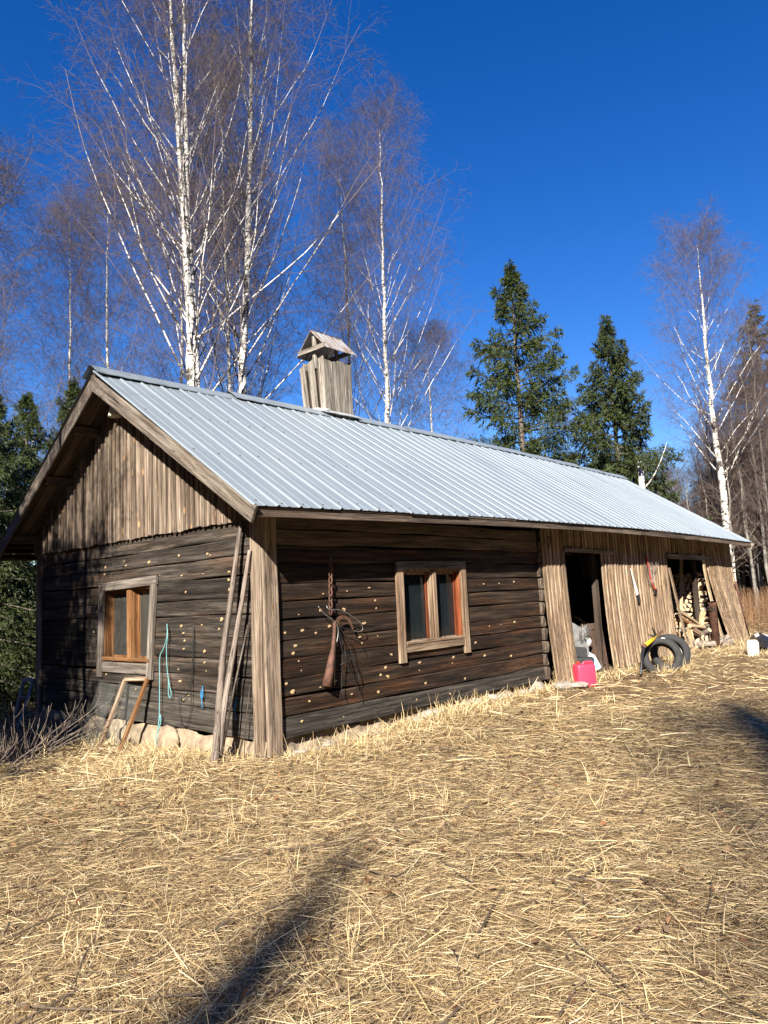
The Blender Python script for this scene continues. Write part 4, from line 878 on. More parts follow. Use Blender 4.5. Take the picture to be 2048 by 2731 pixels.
def slab(a,b,wd,th,label,mat='splitwood'): tag(board('split_slab',a,b,wd,th,(-.4,-.7,.5),M[mat],None,segs=4,jit=.006,taper=.8),label,'split wood')
slab((10.72,.02,.80),(11.75,.0,.47),.10,.05,'long fresh yellow slab sloping down from the door jamb'); slab((10.75,.06,.66),(11.42,-.02,.42),.12,.07,'short reddish brown slab under the yellow one','orange')
slab((11.05,-.08,.45),(12.2,.0,.34),.09,.06,'long pale slab lying level across the heap'); slab((12.33,.06,.68),(11.9,-.02,.42),.11,.06,'fresh slab leaning on the splayed boards')
slab((11.12,-.1,.0),(11.14,-.02,.42),.10,.07,'upright pale slab at the heap front'); slab((11.2,-.05,.38),(12.0,-.3,gz(12,-.3)+.05),.12,.07,'weathered slab running down to the grass','trim_tan')
# bush of bare stems at the gable's left
def bush(cx,cy,n,label,spread,hmax,name='bare_bush'):
    parts=[];g0=gz(cx,cy); r=random.Random(int(cx*100))
    for k in range(n):
        a=r.uniform(0,6.28); s=r.uniform(.2,1)*spread; h=r.uniform(.4,1)*hmax; x0=cx+math.cos(a)*.25*r.random(); y0=cy+math.sin(a)*.25*r.random()
        P=crom([(x0,y0,g0-.03),(x0+math.cos(a)*s*.35,y0+math.sin(a)*s*.35,g0+h*.35),(x0+math.cos(a)*s*.9,y0+math.sin(a)*s*.9,g0+h*.75),(x0+math.cos(a)*s*1.02,y0+math.sin(a)*s*1.02,g0+h)],4)
        parts.append(tube_geo(P,[.0075-.005*i/(len(P)-1) for i in range(len(P))],5))
        for q in range(2):
            i=r.randrange(5,len(P)-2); d=V((r.uniform(-1,1),r.uniform(-1,1),.8))*.12; parts.append(tube_geo([P[i],P[i]+d*.5,P[i]+d+V((0,0,.04))],[.003,.0025,.0015],4))
    v,f=join(parts); o=V((cx,cy,g0)); ob=obj(name,mkmesh(name,[V(q)-o for q in v],f,True),M['pole'],None,Matrix.Translation(o)); return tag(ob,label,'bush')
bush(-1.15,3.0,30,'bare tangled bush with upcurved pale stems in front of the gable',.95,.75); bush(-1.75,2.3,30,'low bare bush with thin stems beside the larger bush',.7,.42); bush(-.6,4.0,26,'sparse bare stems against the shaded gable foundation',.6,.5)
# ---------------------------------------------------------------- trees
def tubes(P,R,S):
    """P (N,K,3) R (N,K) -> verts, quad faces"""
    Nn,K,_=P.shape; T=np.empty_like(P); T[:,1:-1]=P[:,2:]-P[:,:-2]; T[:,0]=P[:,1]-P[:,0]; T[:,-1]=P[:,-1]-P[:,-2]
    T/=np.linalg.norm(T,axis=2,keepdims=True)+1e-9
    ref=np.where(np.abs(T[:,:1,2:3])<.9,np.array([0,0,1.]),np.array([1.,0,0])); ref=np.broadcast_to(ref,P.shape)
    X=ref-T*(ref*T).sum(2,keepdims=True); X/=np.linalg.norm(X,axis=2,keepdims=True)+1e-9; Y=np.cross(T,X)
    a=np.arange(S)*2*np.pi/S
    v=P[:,:,None,:]+R[:,:,None,None]*(X[:,:,None,:]*np.cos(a)[None,None,:,None]+Y[:,:,None,:]*np.sin(a)[None,None,:,None])
    idx=np.arange(Nn*K*S).reshape(Nn,K,S); A=idx[:,:-1]; B=np.roll(A,-1,2); C=idx[:,1:]; D=np.roll(C,-1,2)
    f=np.stack([A,B,D,C],-1).reshape(-1,4); return v.reshape(-1,3),f
def grow(P,R,n,t0,t1,ang,length,K,rng,upb=0.0,jit=.12,rscale=.45,rmin=.002,tip=.3,power=1.0,endbias=0.0):
    """n children on every parent path; ang (lo,hi) rad; length = f(t, parent length) ; upb = pull towards +z (or droop) over the path"""
    Nn,Kp,_=P.shape; t=t0+(t1-t0)*(np.arange(n)[None,:]+rng.random((Nn,n)))/n; t=t**power
    seg=np.clip((t*(Kp-1)).astype(int),0,Kp-2); fr=t*(Kp-1)-seg; ii=np.arange(Nn)[:,None]
    p=P[ii,seg]*(1-fr[...,None])+P[ii,seg+1]*fr[...,None]; r=R[ii,seg]*(1-fr)+R[ii,seg+1]*fr
    T=P[ii,seg+1]-P[ii,seg]; T/=np.linalg.norm(T,axis=2,keepdims=True)+1e-9
    plen=np.linalg.norm(np.diff(P,axis=1),axis=2).sum(1)[:,None]
    az=rng.random((Nn,1))*6.28+np.arange(n)[None,:]*2.4+rng.normal(0,.4,(Nn,n)); A=rng.uniform(ang[0],ang[1],(Nn,n))
    rv=rng.normal(size=(Nn,n,3)); ref=np.where(np.abs(T[...,2:3])<.95,np.array([0,0,1.]),np.array([1.,0,0])); X=ref-T*(ref*T).sum(2,keepdims=True); X/=np.linalg.norm(X,axis=2,keepdims=True)+1e-9; Y=np.cross(T,X)
    d=T*np.cos(A)[...,None]+(X*np.cos(az)[...,None]+Y*np.sin(az)[...,None])*np.sin(A)[...,None]
    Ln=length(t,plen)*rng.uniform(.7,1.25,(Nn,n)); p=p.reshape(-1,3); d=d.reshape(-1,3); Ln=Ln.ravel(); r=np.maximum(r.ravel()*rscale,rmin)
    Q=np.empty((len(p),K,3)); Q[:,0]=p
    for k in range(1,K):
        d=d+rng.normal(0,jit,d.shape); d[:,2]+=upb/(K-1); d/=np.linalg.norm(d,axis=1,keepdims=True)
        Q[:,k]=Q[:,k-1]+d*(Ln/(K-1))[:,None]
    RR=r[:,None]*np.linspace(1,tip,K)[None,:]; return Q,RR
TW=np.array([.112,.086,.080])
def birch(name,H,stems,rng,n1=46,n2=11,n3=6,n4=5,r0=.17,t1=.2,sp=1.0,label=None,group=None,loc=(0,0,0),ang=(.42,.76),twr=.0027,k4=3):
    """stems: list of polylines [(x,y,z)..] in local metres, z up to H"""
    root=empty(name,loc,label,'birch',group)
    TP=[];TR=[]
    for si,st in enumerate(stems):
        P=np.array([list(p) for p in crom(st,int(36/(len(st)-1)))]); P=P[np.linspace(0,len(P)-1,25).astype(int)]
        P[1:-1,:2]+=rng.normal(0,.018,(23,2)); tt=np.clip(P[:,2]/H,0,1); rr=r0*(1 if si==0 else .78)*(1-tt)**.9+.004; TP.append(P); TR.append(rr)
    TP=np.array(TP);TR=np.array(TR); v,f=tubes(TP,TR,12); tk=obj('trunk',npmesh('trunk',v,f,[M['birch']]),None,root,WM[root.name]); tk.matrix_basis=WM[root.name]
    lim=lambda t,pl:(.085+np.clip(1.08-t,0,1)**.75*.50)*H*.72*sp
    L1,R1=grow(TP,TR,n1//len(stems),t1,.985,ang,lim,9,rng,upb=.55,jit=.07,rscale=.21,rmin=.006,tip=.2)
    v,f=tubes(L1,R1,6); kk=np.tile(np.repeat(np.arange(8),6),len(L1)); rv=np.repeat(R1[:,:-1].ravel(),6); mi=((rv<.0085)|(kk>=6)).astype(int); o=obj('limbs',npmesh('limbs',v,f,[M['limb'],M['twig']],col=np.tile(TW*1.6,(len(v),1)),midx=mi),None,root,WM[root.name])
    L2,R2=grow(L1,R1,n2,.12,.98,(.45,.95),lambda t,pl:pl*(.16+.34*(1-t)),6,rng,upb=.12,jit=.13,rscale=.5,rmin=.0045,tip=.35)
    L3,R3=grow(L2,R2,n3,.12,1.0,(.4,1.0),lambda t,pl:.30+.36*pl*(1.1-t),4,rng,upb=-.15,jit=.2,rscale=.55,rmin=.0032,tip=.6)
    L4,R4=grow(L3,R3,n4,.1,1.0,(.3,.9),lambda t,pl:.18+.42*pl*(1.2-t),k4,rng,upb=-.5,jit=.25,rscale=.6,rmin=twr,tip=.7)
    L4b,R4b=grow(L1,R1,n3,.5,1.0,(.3,.9),lambda t,pl:.5+0*t,3,rng,upb=-.3,jit=.25,rscale=.4,rmin=twr,tip=.7)
    vs=[];fs=[];cs=[];o_=0
    for P,R,S,k in ((L2,R2,4,1.25),(L3,R3,3,1.0),(L4,R4,3,.95),(L4b,R4b,3,1)):
        v,f=tubes(P,R,S); vs.append(v);fs.append(f+o_);o_+=len(v); c=TW*k*rng.uniform(.7,1.35,(len(P),1)); cs.append(np.repeat(c,P.shape[1]*S,0))
    obj('twigs',npmesh('twigs',np.concatenate(vs),np.concatenate(fs),[M['twig']],col=np.concatenate(cs)),None,root,WM[root.name])
    return root
def copy_tree(src,loc,rz,s,label,cat=None,group=None):
    r=src.copy(); COL.objects.link(r); r.matrix_basis=Matrix.Translation(V(loc))@Matrix.Rotation(rz,4,'Z')@Matrix.Diagonal((s[0],s[0],s[1],1)); reg(r,r.matrix_basis)
    r['label']=label
    if group: r['group']=group
    elif 'group' in r: del r['group']
    for c in list(src.children):
        k=c.copy(); COL.objects.link(k); k.parent=r; k.matrix_parent_inverse=Matrix.Identity(4); k.matrix_basis=Matrix.Identity(4)
    return r
rng=np.random.default_rng(5)
gb=lambda x,y:gz(x,y)-.05
# main twin-stemmed birch (A) and its neighbours
A=birch('birch_tree',21.5,[[(.18,-.05,0),(.05,0,6),(-.05,.02,9.9),(-.2,.05,13.5),(-.37,.20,18),(-.4,.2,21.3)],[(.32,-.05,0),(.16,0,6),(.02,.0,10),(-.02,.05,11.6),(-.06,.05,15.3),(-.02,.05,18.2),(.1,.0,20.8)]],rng,n1=76,n2=11,n3=6,n4=4,r0=.185,t1=.20,sp=.88,loc=(5.75,10.05,gb(5.75,10.05)),k4=2,label='tallest twin-stemmed white birch rising behind the barn ridge near the gable peak')
B=birch('birch_tree',23.5,[[(-.25,.2,0),(.0,.1,7.5),(.28,-.05,13.9),(.45,-.2,20),(.5,-.25,23.3)]],rng,n1=62,n2=11,n3=6,n4=4,r0=.165,t1=.2,sp=.85,loc=(8.05,10.85,gb(8,10.9)),label='tall straight white birch between the twin birch and the chimney')
C=birch('birch_tree',19.3,[[(0,0,0),(-.05,.05,8),(.1,.0,14),(.15,-.1,19.3)]],rng,k4=2,n1=60,n2=9,n3=5,n4=4,r0=.13,t1=.22,sp=.85,loc=(14.86,11.39,gb(14.9,11.4)),label='slender birch standing right of the chimney cap')
D=birch('birch_tree',14.8,[[(0,0,0),(.05,.05,5),(-.08,.05,11),(-.02,.1,14.8)]],rng,k4=2,n1=54,n2=8,n3=5,n4=4,r0=.09,t1=.25,sp=.8,loc=(6.30,15.5,gb(6.3,15.5)),label='thin straight birch left of the twin birch')
def ct(src,x,y,rz,s,sz,label,group=None): return copy_tree(src,(x,y,gb(x,y)),rz,(s,sz),label,group=group)
ct(C,9.5,13.6,2.0,.72,1.02,'thin birch squeezed between the twin birch and the straight birch')
ct(D,5.3,16.0,1.1,.85,.93,'thinnest birch with short crown nearest the gable peak')
ct(C,16.8,15.2,4.0,.9,1.04,'slim birch with its trunk passing the chimney cap')
ct(D,12.3,16.5,.5,1.1,1.15,'small birch far behind between straight birch and chimney')
ct(D,18.6,12.5,2.7,1.15,.8,'low bushy bare birch beyond the ridge right of the chimney')
ct(D,11.0,19.0,3.3,1.2,1.2,'faint bare birch in the back row behind the chimney')
ct(D,2.2,15.2,5.0,1.25,.93,'bare birch crown at the picture edge above the left spruces')
ct(D,2.9,19.5,.9,1.2,1.0,'far bare birch behind the thinnest birch')
Fb=birch('birch_tree',14.7,[[(.1,.05,0),(.05,0,4.2),(-.1,.08,8.2),(-.05,.05,12),(-.02,.05,14.6)]],rng,k4=2,n1=50,n2=9,n3=5,n4=4,r0=.17,t1=.3,sp=.82,loc=(24.1,3.0,gb(24.1,3)),label='solitary birch with white trunk past the far end of the roof',ang=(.5,.85))
ct(D,26.0,2.1,1.9,.7,.62,'small crooked birch growing close to the solitary birch')
ct(D,21.5,8.2,4.4,.5,.55,'little birch peeking over the ridge by the spruces')
# near birch left of the view: its branches hang into the top corner, its trunk shades the gable
ct(D,-3.35,2.05,2.6,.62,.72,'small birch beside the gable with branches reaching into the sky')
# broken birch stump
st=empty('broken_birch',(19.42,4.1,gb(19.4,4.1)),'snapped white birch stump with one side branch behind the ridge','birch stump')
zt=5.65; 
v,f=tube_geo([(0,0,0),(.02,0,2),(0,.02,4),(-.02,.02,zt)],[.11,.105,.10,.095],12); me=mkmesh('trunk',v,f,True); 
obj('trunk',me,M['birch'],st,WM[st.name]); v,f=tube_geo(crom([(0,0,4.7),(.12,-.3,5.05),(.2,-.6,5.6),(.25,-.85,6.2)],5),[.03-.0016*i for i in range(16)],7); obj('branch',mkmesh('branch',v,f,True),M['limb'],st,WM[st.name])
# spruces
def spruce(name,H,rng,label,loc,cols,dens=1.0,wfac=.22,gap=.34,z0=.08,brown=0.0,shoot=1.0):
    root=empty(name,loc,label,'spruce')
    zz=np.linspace(0,H,14); TP=np.zeros((1,14,3)); TP[0,:,2]=zz; TP[0,1:-1,:2]=rng.normal(0,.02,(12,2)); TR=(.012*H*(1-zz/H)**.8+.008)[None]
    v,f=tubes(TP,TR,10); obj('trunk',npmesh('trunk',v,f,[M['bark']]),None,root,WM[root.name])
    bs=[];z=H*z0
    while z<H-.15:
        u=z/H; nb=int(rng.integers(5,8)); Lb=wfac*H*(1-u)**.85*1.0+.12
        for k in range(nb):
            if rng.random()<.16: continue
            az=6.28*(k+rng.random()*.8)/nb; ln=Lb*rng.uniform(.5,1.22); elev=-.35+.95*u**1.5+rng.normal(0,.08)
            d=np.array([np.cos(az)*np.cos(elev),np.sin(az)*np.cos(elev),np.sin(elev)]); P=[np.array([0,0,z+rng.uniform(-.08,.08)])]
            for q in range(6):
                d=d+np.array([0,0,-.035 if q<3 else .11]); d=d/np.linalg.norm(d); P.append(P[-1]+d*ln/6)
            bs.append(P)
        z+=gap*(.92+.12*u)*(H/12)**.5*rng.uniform(.8,1.2)
    for k in range(5): bs.append([np.array([0,0,H-.5+.1*k])+np.array([0,0,.09*q]) for q in range(7)])
    B=np.array(bs); BR=np.tile(np.linspace(.02,.004,7),(len(B),1))*(1+np.linalg.norm(B[:,-1]-B[:,0],axis=1)[:,None]*.3)
    v,f=tubes(B,BR,4); obj('limbs',npmesh('limbs',v,f,[M['bark']]),None,root,WM[root.name])
    bl=np.linalg.norm(np.diff(B,axis=1),axis=2).sum(1); l2=[];cls=[]
    for lo,hi,n_,nb_ in ((0,.55,6,5),(.55,1.1,13,9),(1.1,1.8,22,14),(1.8,9,32,18)):
        mk=(bl>=lo)&(bl<hi)
        if mk.any():
            q2,_=grow(B[mk],BR[mk],int(n_*dens),.10,1.0,(.65,1.1),lambda t,pl:(.10+.34*pl*(1.05-t)),4,rng,upb=-.35,jit=.1,rscale=.3,rmin=.003,tip=.6); l2.append(q2); cls.append((B[mk],nb_))
    L2=np.concatenate(l2)
    # shoots: spindles along laterals
    def spindles(P,n,t0,ang,ln,wd,upb):
        S,_=grow(P,np.full(P.shape[:2],.01),n,t0,1.0,ang,lambda t,pl:ln+0*t,2,rng,upb=upb,jit=.12); a=S[:,0];b=S[:,1]; d=b-a; Ls=np.linalg.norm(d,axis=1,keepdims=True); d=d/Ls
        ref=np.where(np.abs(d[:,2:3])<.9,np.array([0,0,1.]),np.array([1.,0,0])); X=ref-d*(ref*d).sum(1,keepdims=True); X/=np.linalg.norm(X,axis=1,keepdims=True); Y=np.cross(d,X)
        m=a+d*Ls*.42; w_=wd*rng.uniform(.7,1.3,(len(a),1)); vv=np.stack([a,m+X*w_,m-X*w_*.5+Y*w_*.87,m-X*w_*.5-Y*w_*.87,b],1)
        i0=np.arange(len(a))[:,None]*5; tri=np.array([[0,2,1],[0,3,2],[0,1,3],[4,1,2],[4,2,3],[4,3,1]]); ff=(i0[:,None,:]+tri[None]).reshape(-1,3)
        base=np.array(cols[0])+(np.array(cols[1])-np.array(cols[0]))*rng.random((len(a),1)); 
        if brown: base=np.where(rng.random((len(a),1))<brown,np.array([.075,.05,.035])*rng.uniform(.6,1.3,(len(a),1)),base)
        return vv.reshape(-1,3),ff,np.repeat(base,5,0)
    vs=[];fs=[];cs=[];o_=0
    for args in [(L2,5,.05,(.35,.8),.19*shoot,.02,-.2),(L2,3,.2,(.1,.5),.21*shoot,.018,-.7)]+[(b_,int(n_*dens),.1,(.25,.8),.18*shoot,.017,.35) for b_,n_ in cls]:
        v,f,c=spindles(*args); vs.append(v);fs.append(f+o_);cs.append(c);o_+=len(v)
    obj('needles',npmesh('needles',np.concatenate(vs),np.concatenate(fs),[M['needle']],smooth=False,col=np.concatenate(cs)),None,root,WM[root.name])
    return root
rng=np.random.default_rng(21)
GN=[(.018,.030,.007),(.056,.074,.015)]
S1=spruce('spruce_tree',13.4,rng,'broad green spruce with loose crown over the middle of the ridge',(18.5,8.1,gb(18.5,8.1)),GN,dens=1.5,wfac=.37,gap=.42,z0=.06)
S2=spruce('spruce_tree',11.2,rng,'narrow dense spruce with pointed top nearer the roof end',(20.95,5.6,gb(21,5.6)),[(.016,.026,.007),(.048,.062,.014)],dens=1.45,wfac=.33,gap=.34,z0=.06)
def cs(src,x,y,rz,s,sz,label): return copy_tree(src,(x,y,gb(x,y)),rz,(s,sz),label)
cs(S1,.55,8.9,1.0,.46,.44,'dark spruce crowding the left eave of the barn'); cs(S1,1.97,10.9,2.2,.5,.47,'spruce top showing over the left roof slope'); cs(S1,-.3,10.2,4.1,.56,.50,'dark spruce behind the barn at the picture edge')
cs(S1,.1,7.9,5.2,.42,.40,'low dark spruce right behind the left barn corner'); cs(S2,-1.4,9.0,.2,.6,.5,'dark narrow spruce left of the low one'); cs(S1,2.0,8.6,3.3,.36,.36,'small spruce hidden behind the barn back corner'); cs(S2,.9,15.5,2.8,1.0,.62,'taller spruce in the back row left of the barn'); cs(S1,4.1,13.25,.7,.58,.56,'young spruce behind the left roof slope'); cs(S1,-1.2,13.5,3.7,.6,.5,'spruce at the edge of the back row left of the barn')
cs(S2,20.0,7.0,3.9,.75,.55,'low spruce filling the gap between the two tall spruces'); cs(S2,22.6,4.6,5.1,.6,.42,'short spruce below the narrow spruce by the roof end')
S3=spruce('spruce_tree',13.6,rng,'big brownish spruce at the picture edge behind the solitary birch',(30.6,2.9,gb(30.6,2.9)),[(.018,.027,.012),(.045,.05,.02)],dens=.9,wfac=.33,gap=.42,z0=.06,brown=.45,shoot=1.2)
cs(S3,33.5,.6,2,1.0,1.05,'brownish spruce in the back row beyond the big one'); cs(S3,36,6.5,3,.9,.62,'dull spruce deep in the thicket'); cs(S2,39,4.5,1.3,.9,.5,'small green spruce among the thicket trunks'); cs(S2,33,4.8,.3,.55,.28,'small green spruce low in the thicket edge'); cs(S2,36.5,1.2,.8,.7,.36,'young green spruce between grey trunks of the thicket')
# thicket of young bare trees beyond the field
def sapling(H,rng,name='thicket_tree',**k):
    root=empty(name,(0,0,0),'thin grey bare tree in the thicket beyond the barn','tree','thin bare trees of the thicket')
    z=np.linspace(0,H,12); TP=np.zeros((1,12,3)); TP[0,:,2]=z; TP[0,:,:2]=np.cumsum(rng.normal(0,.05,(12,2)),0); TP[0,0,:2]=0; TR=(.055*(1-z/H)**.8+.006)[None]
    v,f=tubes(TP,TR,7); obj('trunk',npmesh('trunk',v,f,[M['greybark']]),None,root)
    L1,R1=grow(TP,TR,26,.22,.99,(.45,.9),lambda t,pl:pl*(.07+.16*(1-t)),6,rng,upb=.5,jit=.1,rscale=.4,rmin=.006,tip=.3)
    L2,R2=grow(L1,R1,8,.1,1,(.4,.9),lambda t,pl:.3+.3*pl*(1-t),4,rng,upb=.2,jit=.2,rscale=.5,rmin=.004,tip=.5)
    L3,R3=grow(L2,R2,5,.1,1,(.4,1),lambda t,pl:.25+.2*pl,3,rng,upb=.0,jit=.25,rscale=.6,rmin=.0032,tip=.6)
    vs=[];fs=[];cs_=[];o_=0
    for P,R,S,c in ((L1,R1,4,(.16,.135,.115)),(L2,R2,3,(.13,.10,.085)),(L3,R3,3,(.12,.085,.075))):
        v,f=tubes(P,R,S); vs.append(v);fs.append(f+o_);o_+=len(v); cs_.append(np.repeat(np.array(c)*rng.uniform(.7,1.3,(len(P),1)),P.shape[1]*S,0))
    obj('twigs',npmesh('twigs',np.concatenate(vs),np.concatenate(fs),[M['twig']],col=np.concatenate(cs_)),None,root); return root
rng=np.random.default_rng(31); TS=[sapling(9.5,rng),sapling(8.0,rng),sapling(10.5,rng)]
rr=random.Random(4); first=[True]*3
for k in range(290):
    dist=rr.uniform(30,62); he=math.radians(rr.uniform(12.5,25) if k%5 else rr.uniform(14,40)); x=CAM.x+dist*math.cos(he); yv=CAM.y+dist*math.sin(he)
    i=rr.randrange(3); s=rr.uniform(.85,1.25); szz=rr.uniform(.62,1.0)*(1.1 if he<math.radians(18) else .8)
    if first[i]:
        T=TS[i]; T.matrix_basis=Matrix.Translation((x,yv,gb(x,yv))); first[i]=False; continue
    r=copy_tree(TS[i],(x,yv,gb(x,yv)),rr.uniform(0,6.28),(s,szz),'thin grey bare tree in the thicket beyond the barn',group='thin bare trees of the thicket')
# trees behind the viewer that throw the dappled shade
cs(S2,-7.3,1.35,1.0,.72,1.18,'spruce out of view whose shade falls on the left of the gable'); cs(S1,-11.0,-.1,2.0,.5,.95,'second spruce out of view shading the left eave')
SHADE=[(D,-8.6,-.6,1.0,.5,.85,'bare birch behind the viewer shading the roof edge'),(D,-18.3,-15.1,2.0,.9,1.0,'slim birch behind the viewer shading the yard'),(S2,-22.0,-17.2,.4,.55,1.6,'narrow spruce behind the viewer shading the yard'),(S2,-26.5,-16.1,1.4,.5,1.5,'thin spruce behind the viewer streaking the near straw')]
for s,x,yv,rz,a,b,lab in SHADE: copy_tree(s,(x,yv,gb(x,yv)),rz,(a,b),lab)
for k,(x,yv,a,b) in enumerate(((-5.2,10.5,.8,.9),(-8.5,7.2,.9,1.0),(-10,12,1,1.1),(-12.5,4.2,.9,1.0),(-14,8.5,1,1.1),(-6,15,1,1.0))):  # row out of view, put in to block sky and darken the gable's left
    copy_tree(S1 if k%2 else S2,(x,yv,gb(x,yv)),k*1.3,(a,b),'unseen spruce added left of the gable to block sky light',group='added sky-blocking spruces on the left')
rr=random.Random(12)
for k in range(110):                                   # unseen spruces added to cut the sky fill, kept lower towards the sun
    he=math.radians(92+(340-92)*(k+rr.random())/110); dist=rr.uniform(24,31) if k%2 else rr.uniform(31,44); x=CAM.x+dist*math.cos(he); yv=CAM.y+dist*math.sin(he); q=rr.uniform(.95,1.2)
    src=(S1,S2,S3)[k%3]; hh=(13.4,11.2,13.6)[k%3]; az=((math.degrees(he)+180)%360)-180; tgt=dist*(rr.uniform(.36,.44) if abs(az+151.6)<17 else rr.uniform(.60,.75))
    copy_tree(src,(x,yv,gb(x,yv)),rr.uniform(0,6.28),(q*1.1,tgt/hh),'unseen spruce added around the yard to block low sky light',group='added spruces blocking the sky fill')
# ---------------------------------------------------------------- straw, leaves, weeds
def inside(x,y,m=.0): return (x>-m)&(x<LX+.1)&(y>-.06-m)&(y<W+m)
def strands(n,rng,rmin,rmax,he,lens,wid,lift,cols,name,label,cat,stand=0.0,xy=None,flow=True,mat='straw',power=1.0):
    if xy is None:
        u=rng.random(n); r=(rmin**power+(rmax**power-rmin**power)*u)**(1/power); a=np.radians(rng.uniform(he[0],he[1],n)); x=CAM.x+r*np.cos(a); y=CAM.y+r*np.sin(a)
    else: x,y=xy; r=np.hypot(x-CAM.x,y-CAM.y)
    ok=~inside(x,y); x,y,r=x[ok],y[ok],r[ok]; n=len(x)
    Ln=rng.uniform(lens[0],lens[1],n)*np.clip(rng.lognormal(0,.35,n),.4,2.2)
    base=vnoise(x*.9,y*.9,9)*2.6+math.radians(-42) if flow else 0
    th=base+rng.normal(0,1.0,n)+np.where(rng.random(n)<.5,np.pi,0)
    el=np.abs(rng.normal(0,.10,n)) if not stand else np.clip(rng.normal(stand,.35,n),.1,1.5)
    d=np.stack([np.cos(th)*np.cos(el),np.sin(th)*np.cos(el),np.sin(el)],1)
    p0=np.stack([x,y,G(x,y)+rng.uniform(-.002,lift,n)*(1 if not stand else .2)],1)
    side=np.cross(d,np.array([0,0,1.])); side/=np.linalg.norm(side,axis=1,keepdims=True)+1e-9
    roll_=rng.normal(0,.6,n)[:,None]; nn=np.cross(side,d); side=side*np.cos(roll_)+nn*np.sin(roll_)
    wd=(wid*rng.uniform(.5,1.4,n)*np.clip(r/6,.8,2.2))[:,None]
    bend=rng.normal(0,.12,(n,3))*Ln[:,None]; bend[:,2]=np.abs(bend[:,2])*.3
    if stand: bend[:,2]*=-.5
    m_=p0+d*Ln[:,None]*.5+bend*.5; e=p0+d*Ln[:,None]; 
    if not stand:
        e[:,2]=np.minimum(e[:,2],G(e[:,0],e[:,1])+lift*1.6); m_[:,2]=np.maximum(m_[:,2],G(m_[:,0],m_[:,1])+.003); e[:,2]=np.maximum(e[:,2],G(e[:,0],e[:,1])+.001)
    v=np.stack([p0-side*wd,p0+side*wd,m_-side*wd*.9,m_+side*wd*.9,e-side*wd*.3,e+side*wd*.3],1).reshape(-1,3)
    i0=np.arange(n)*6; f=np.concatenate([np.stack([i0,i0+1,i0+3,i0+2],1),np.stack([i0+2,i0+3,i0+5,i0+4],1)])
    ci=rng.choice(len(cols),n,p=[c[1] for c in cols]); c=np.array([c[0] for c in cols])[ci]*rng.uniform(.7,1.25,(n,1)); patch=.5+.5*vnoise(x*.8,y*.8,14); c=c*(.66+.62*np.clip(patch,0,1))[:,None]
    o=obj(name,npmesh(name,v,f,[M[mat]],smooth=False,col=np.repeat(c,6,0))); tag(o,label,cat,kind='stuff'); return o
rng=np.random.default_rng(77)
ST_=[((.60,.455,.25),.30),((.46,.335,.17),.24),((.28,.19,.095),.18),((.72,.60,.38),.16),((.12,.085,.045),.12)]
strands(205000,rng,1.6,9.5,(-2,86),(.04,.13),.00145,.035,ST_,'straw_mat','flattened dry straw covering the yard','straw',power=1.35)
strands(58000,rng,7,30,(-4,88),(.10,.24),.0026,.05,ST_,'straw_mat','flattened dry grass farther out around the barn','straw',power=1.3)
STB=[((.64,.50,.28),.5),((.50,.37,.18),.3),((.72,.60,.38),.2)]
strands(5500,rng,1.7,11,(0,82),(.14,.34),.0019,.06,STB,'long_straw','long pale straw stalks lying over the mat','straw',power=1.5)
# tufts along the foundations and beside the junk
tx=[];ty=[]
for (x0,y0,x1,y1,n,sp_) in ((-.12,3.4,-.12,.1,1500,.14),(-.1,-.12,5.2,-.16,2600,.12),(.2,-.4,3.4,-.35,2400,.22),(5.3,-.25,10.3,-.3,1500,.18),(7.2,-1.0,8.3,-1.12,500,.06),(10.5,-.6,14.5,-.5,1600,.3),(-1.2,.2,-.4,1.6,1500,.4),(10.5,-1.5,12.5,-1.5,500,.1)):
    t=rng.random(n); tx.append(x0+(x1-x0)*t+rng.normal(0,sp_,n)); ty.append(y0+(y1-y0)*t+rng.normal(0,sp_,n))
tx=np.concatenate(tx);ty=np.concatenate(ty)
strands(0,rng,0,0,0,(.06,.16),.0024,.02,STB,'grass_tufts','pale dry grass tufts standing along the barn foot','dry grass',stand=.55,xy=(tx,ty))
cx=[];cy=[]
for k in range(90):
    rr_=1.9+8*random.random()**1.3; a=math.radians(random.uniform(8,76)); n=random.randint(6,22); x0=CAM.x+rr_*math.cos(a); y0=CAM.y+rr_*math.sin(a); cx.append(x0+rng.normal(0,.05,n)); cy.append(y0+rng.normal(0,.05,n))
strands(0,rng,0,0,0,(.08,.22),.0020,.02,STB,'grass_tufts','scattered upright dry grass clumps in the yard','dry grass',stand=.95,xy=(np.concatenate(cx),np.concatenate(cy)))
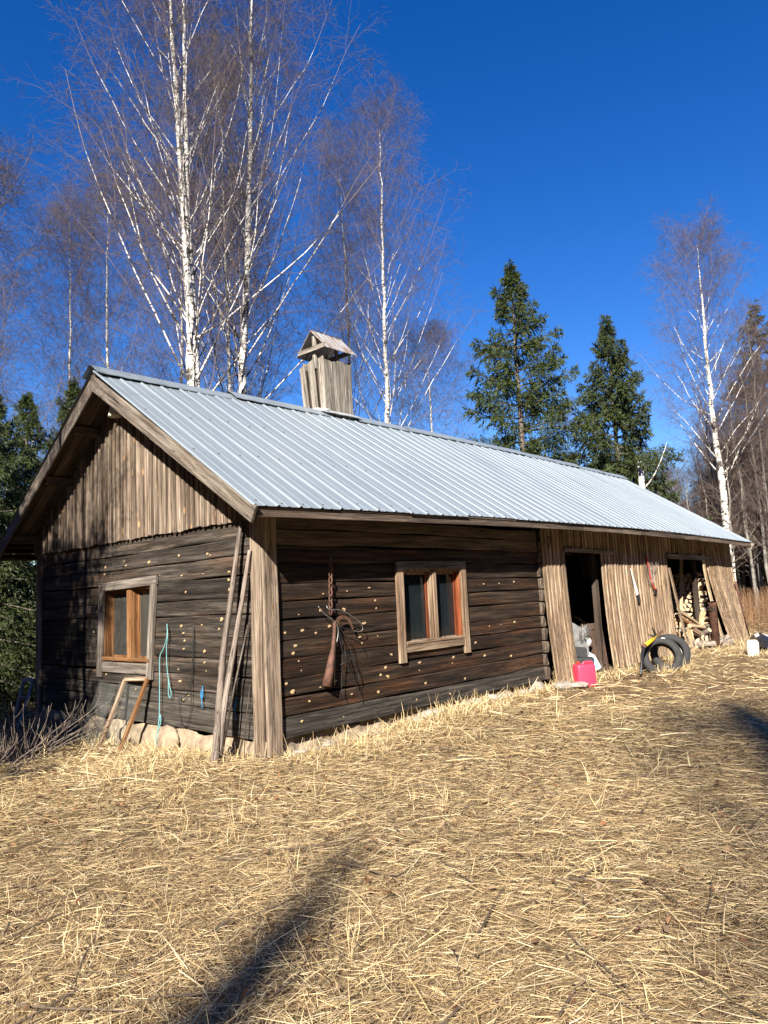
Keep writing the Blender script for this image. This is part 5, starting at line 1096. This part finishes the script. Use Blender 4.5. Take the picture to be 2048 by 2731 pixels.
def leaves(n,rng):
    u=rng.random(n); r=(1.6**1.5+(13**1.5-1.6**1.5)*u)**(1/1.5); a=np.radians(rng.uniform(-2,86,n)); x=CAM.x+r*np.cos(a); y=CAM.y+r*np.sin(a); pt=.5+.5*vnoise(x*.8,y*.8,14); ok=~inside(x,y)&(rng.random(n)<np.clip(1.15-1.5*pt,.08,1)); x,y=x[ok],y[ok]; n=len(x)
    s=rng.uniform(.009,.023,n)[:,None]; th=rng.random(n)*6.28; X=np.stack([np.cos(th),np.sin(th),rng.normal(0,.3,n)],1); Y=np.stack([-np.sin(th),np.cos(th),rng.normal(0,.35,n)],1); c=np.stack([x,y,G(x,y)+rng.uniform(.012,.05,n)],1)
    up_=np.array([0,0,1.])*s*rng.uniform(-.3,.6,(n,1))
    v=np.stack([c-X*s*1.2,c-X*s*.3+Y*s*.75+up_,c+X*s*.6+Y*s*.6+up_,c+X*s*1.3,c+X*s*.6-Y*s*.6+up_,c-X*s*.3-Y*s*.75+up_],1).reshape(-1,3); i0=np.arange(n)*6
    f=np.concatenate([np.stack([i0,i0+3,i0+2,i0+1],1),np.stack([i0,i0+5,i0+4,i0+3],1)]); pal=np.array([(.17,.078,.036),(.12,.062,.034),(.22,.13,.068),(.25,.175,.11),(.15,.10,.065)]); col=pal[rng.integers(0,5,n)]*rng.uniform(.7,1.3,(n,1))
    o=obj('dead_leaves',npmesh('dead_leaves',v,f,[M['leaf']],smooth=False,col=np.repeat(col,6,0))); tag(o,'brown dead leaves scattered through the straw','dead leaves',kind='stuff')
leaves(21000,rng)
# fallen twigs
n=260; r_=1.9+10*rng.random(n)**1.2; a=np.radians(rng.uniform(2,80,n)); x=CAM.x+r_*np.cos(a); y=CAM.y+r_*np.sin(a); ok=~inside(x,y,.1); x,y=x[ok],y[ok]; n=len(x); th=rng.random(n)*6.28; Ln=rng.uniform(.12,.6,n)
P=np.stack([np.stack([x+np.cos(th)*Ln*t+rng.normal(0,.012,n),y+np.sin(th)*Ln*t+rng.normal(0,.012,n),G(x+np.cos(th)*Ln*t,y+np.sin(th)*Ln*t)+.035],1) for t in (0,.35,.7,1)],1); R=np.tile(np.array([.005,.0045,.0035,.002]),(n,1))*rng.uniform(.5,1.2,(n,1)); v,f=tubes(P,R,5)
o=obj('fallen_twigs',npmesh('fallen_twigs',v,f,[M['twig']],col=np.tile(np.array([.10,.075,.055]),(len(v),1)))); tag(o,'small dark fallen twigs lying on the straw','twigs',kind='stuff')
# rust-brown weeds in the field past the barn
n=2600; a=np.radians(rng.uniform(8,27,n)); r_=rng.uniform(21.5,33,n); x=CAM.x+r_*np.cos(a); y=CAM.y+r_*np.sin(a); ok=(x>15.4); x,y=x[ok],y[ok]; n=len(x); h=rng.uniform(.5,1.25,n); lx=rng.normal(0,.12,n); ly=rng.normal(0,.12,n)
P=np.stack([np.stack([x+lx*t*h,y+ly*t*h,G(x,y)+h*t],1) for t in (0,.4,.8,1)],1); R=np.tile(np.array([.005,.0045,.0035,.002]),(n,1)); B4,R4=grow(P,R,4,.3,1,(.4,1.0),lambda t,pl:.12+.2*(1-t),3,rng,upb=.3,jit=.2,rscale=.7,rmin=.002,tip=.6)
v1,f1=tubes(P,R,4); v2,f2=tubes(B4,R4,3); c1=np.repeat(np.array([.20,.115,.06])*rng.uniform(.6,1.4,(n,1)),16,0); c2=np.repeat(np.array([.19,.105,.055])*rng.uniform(.6,1.4,(len(B4),1)),9,0)
o=obj('dry_weeds',npmesh('dry_weeds',np.concatenate([v1,v2]),np.concatenate([f1,f2+len(v1)]),[M['twig']],col=np.concatenate([c1,c2]))); tag(o,'rust-brown dry weeds in the field past the barn','weeds',kind='stuff')
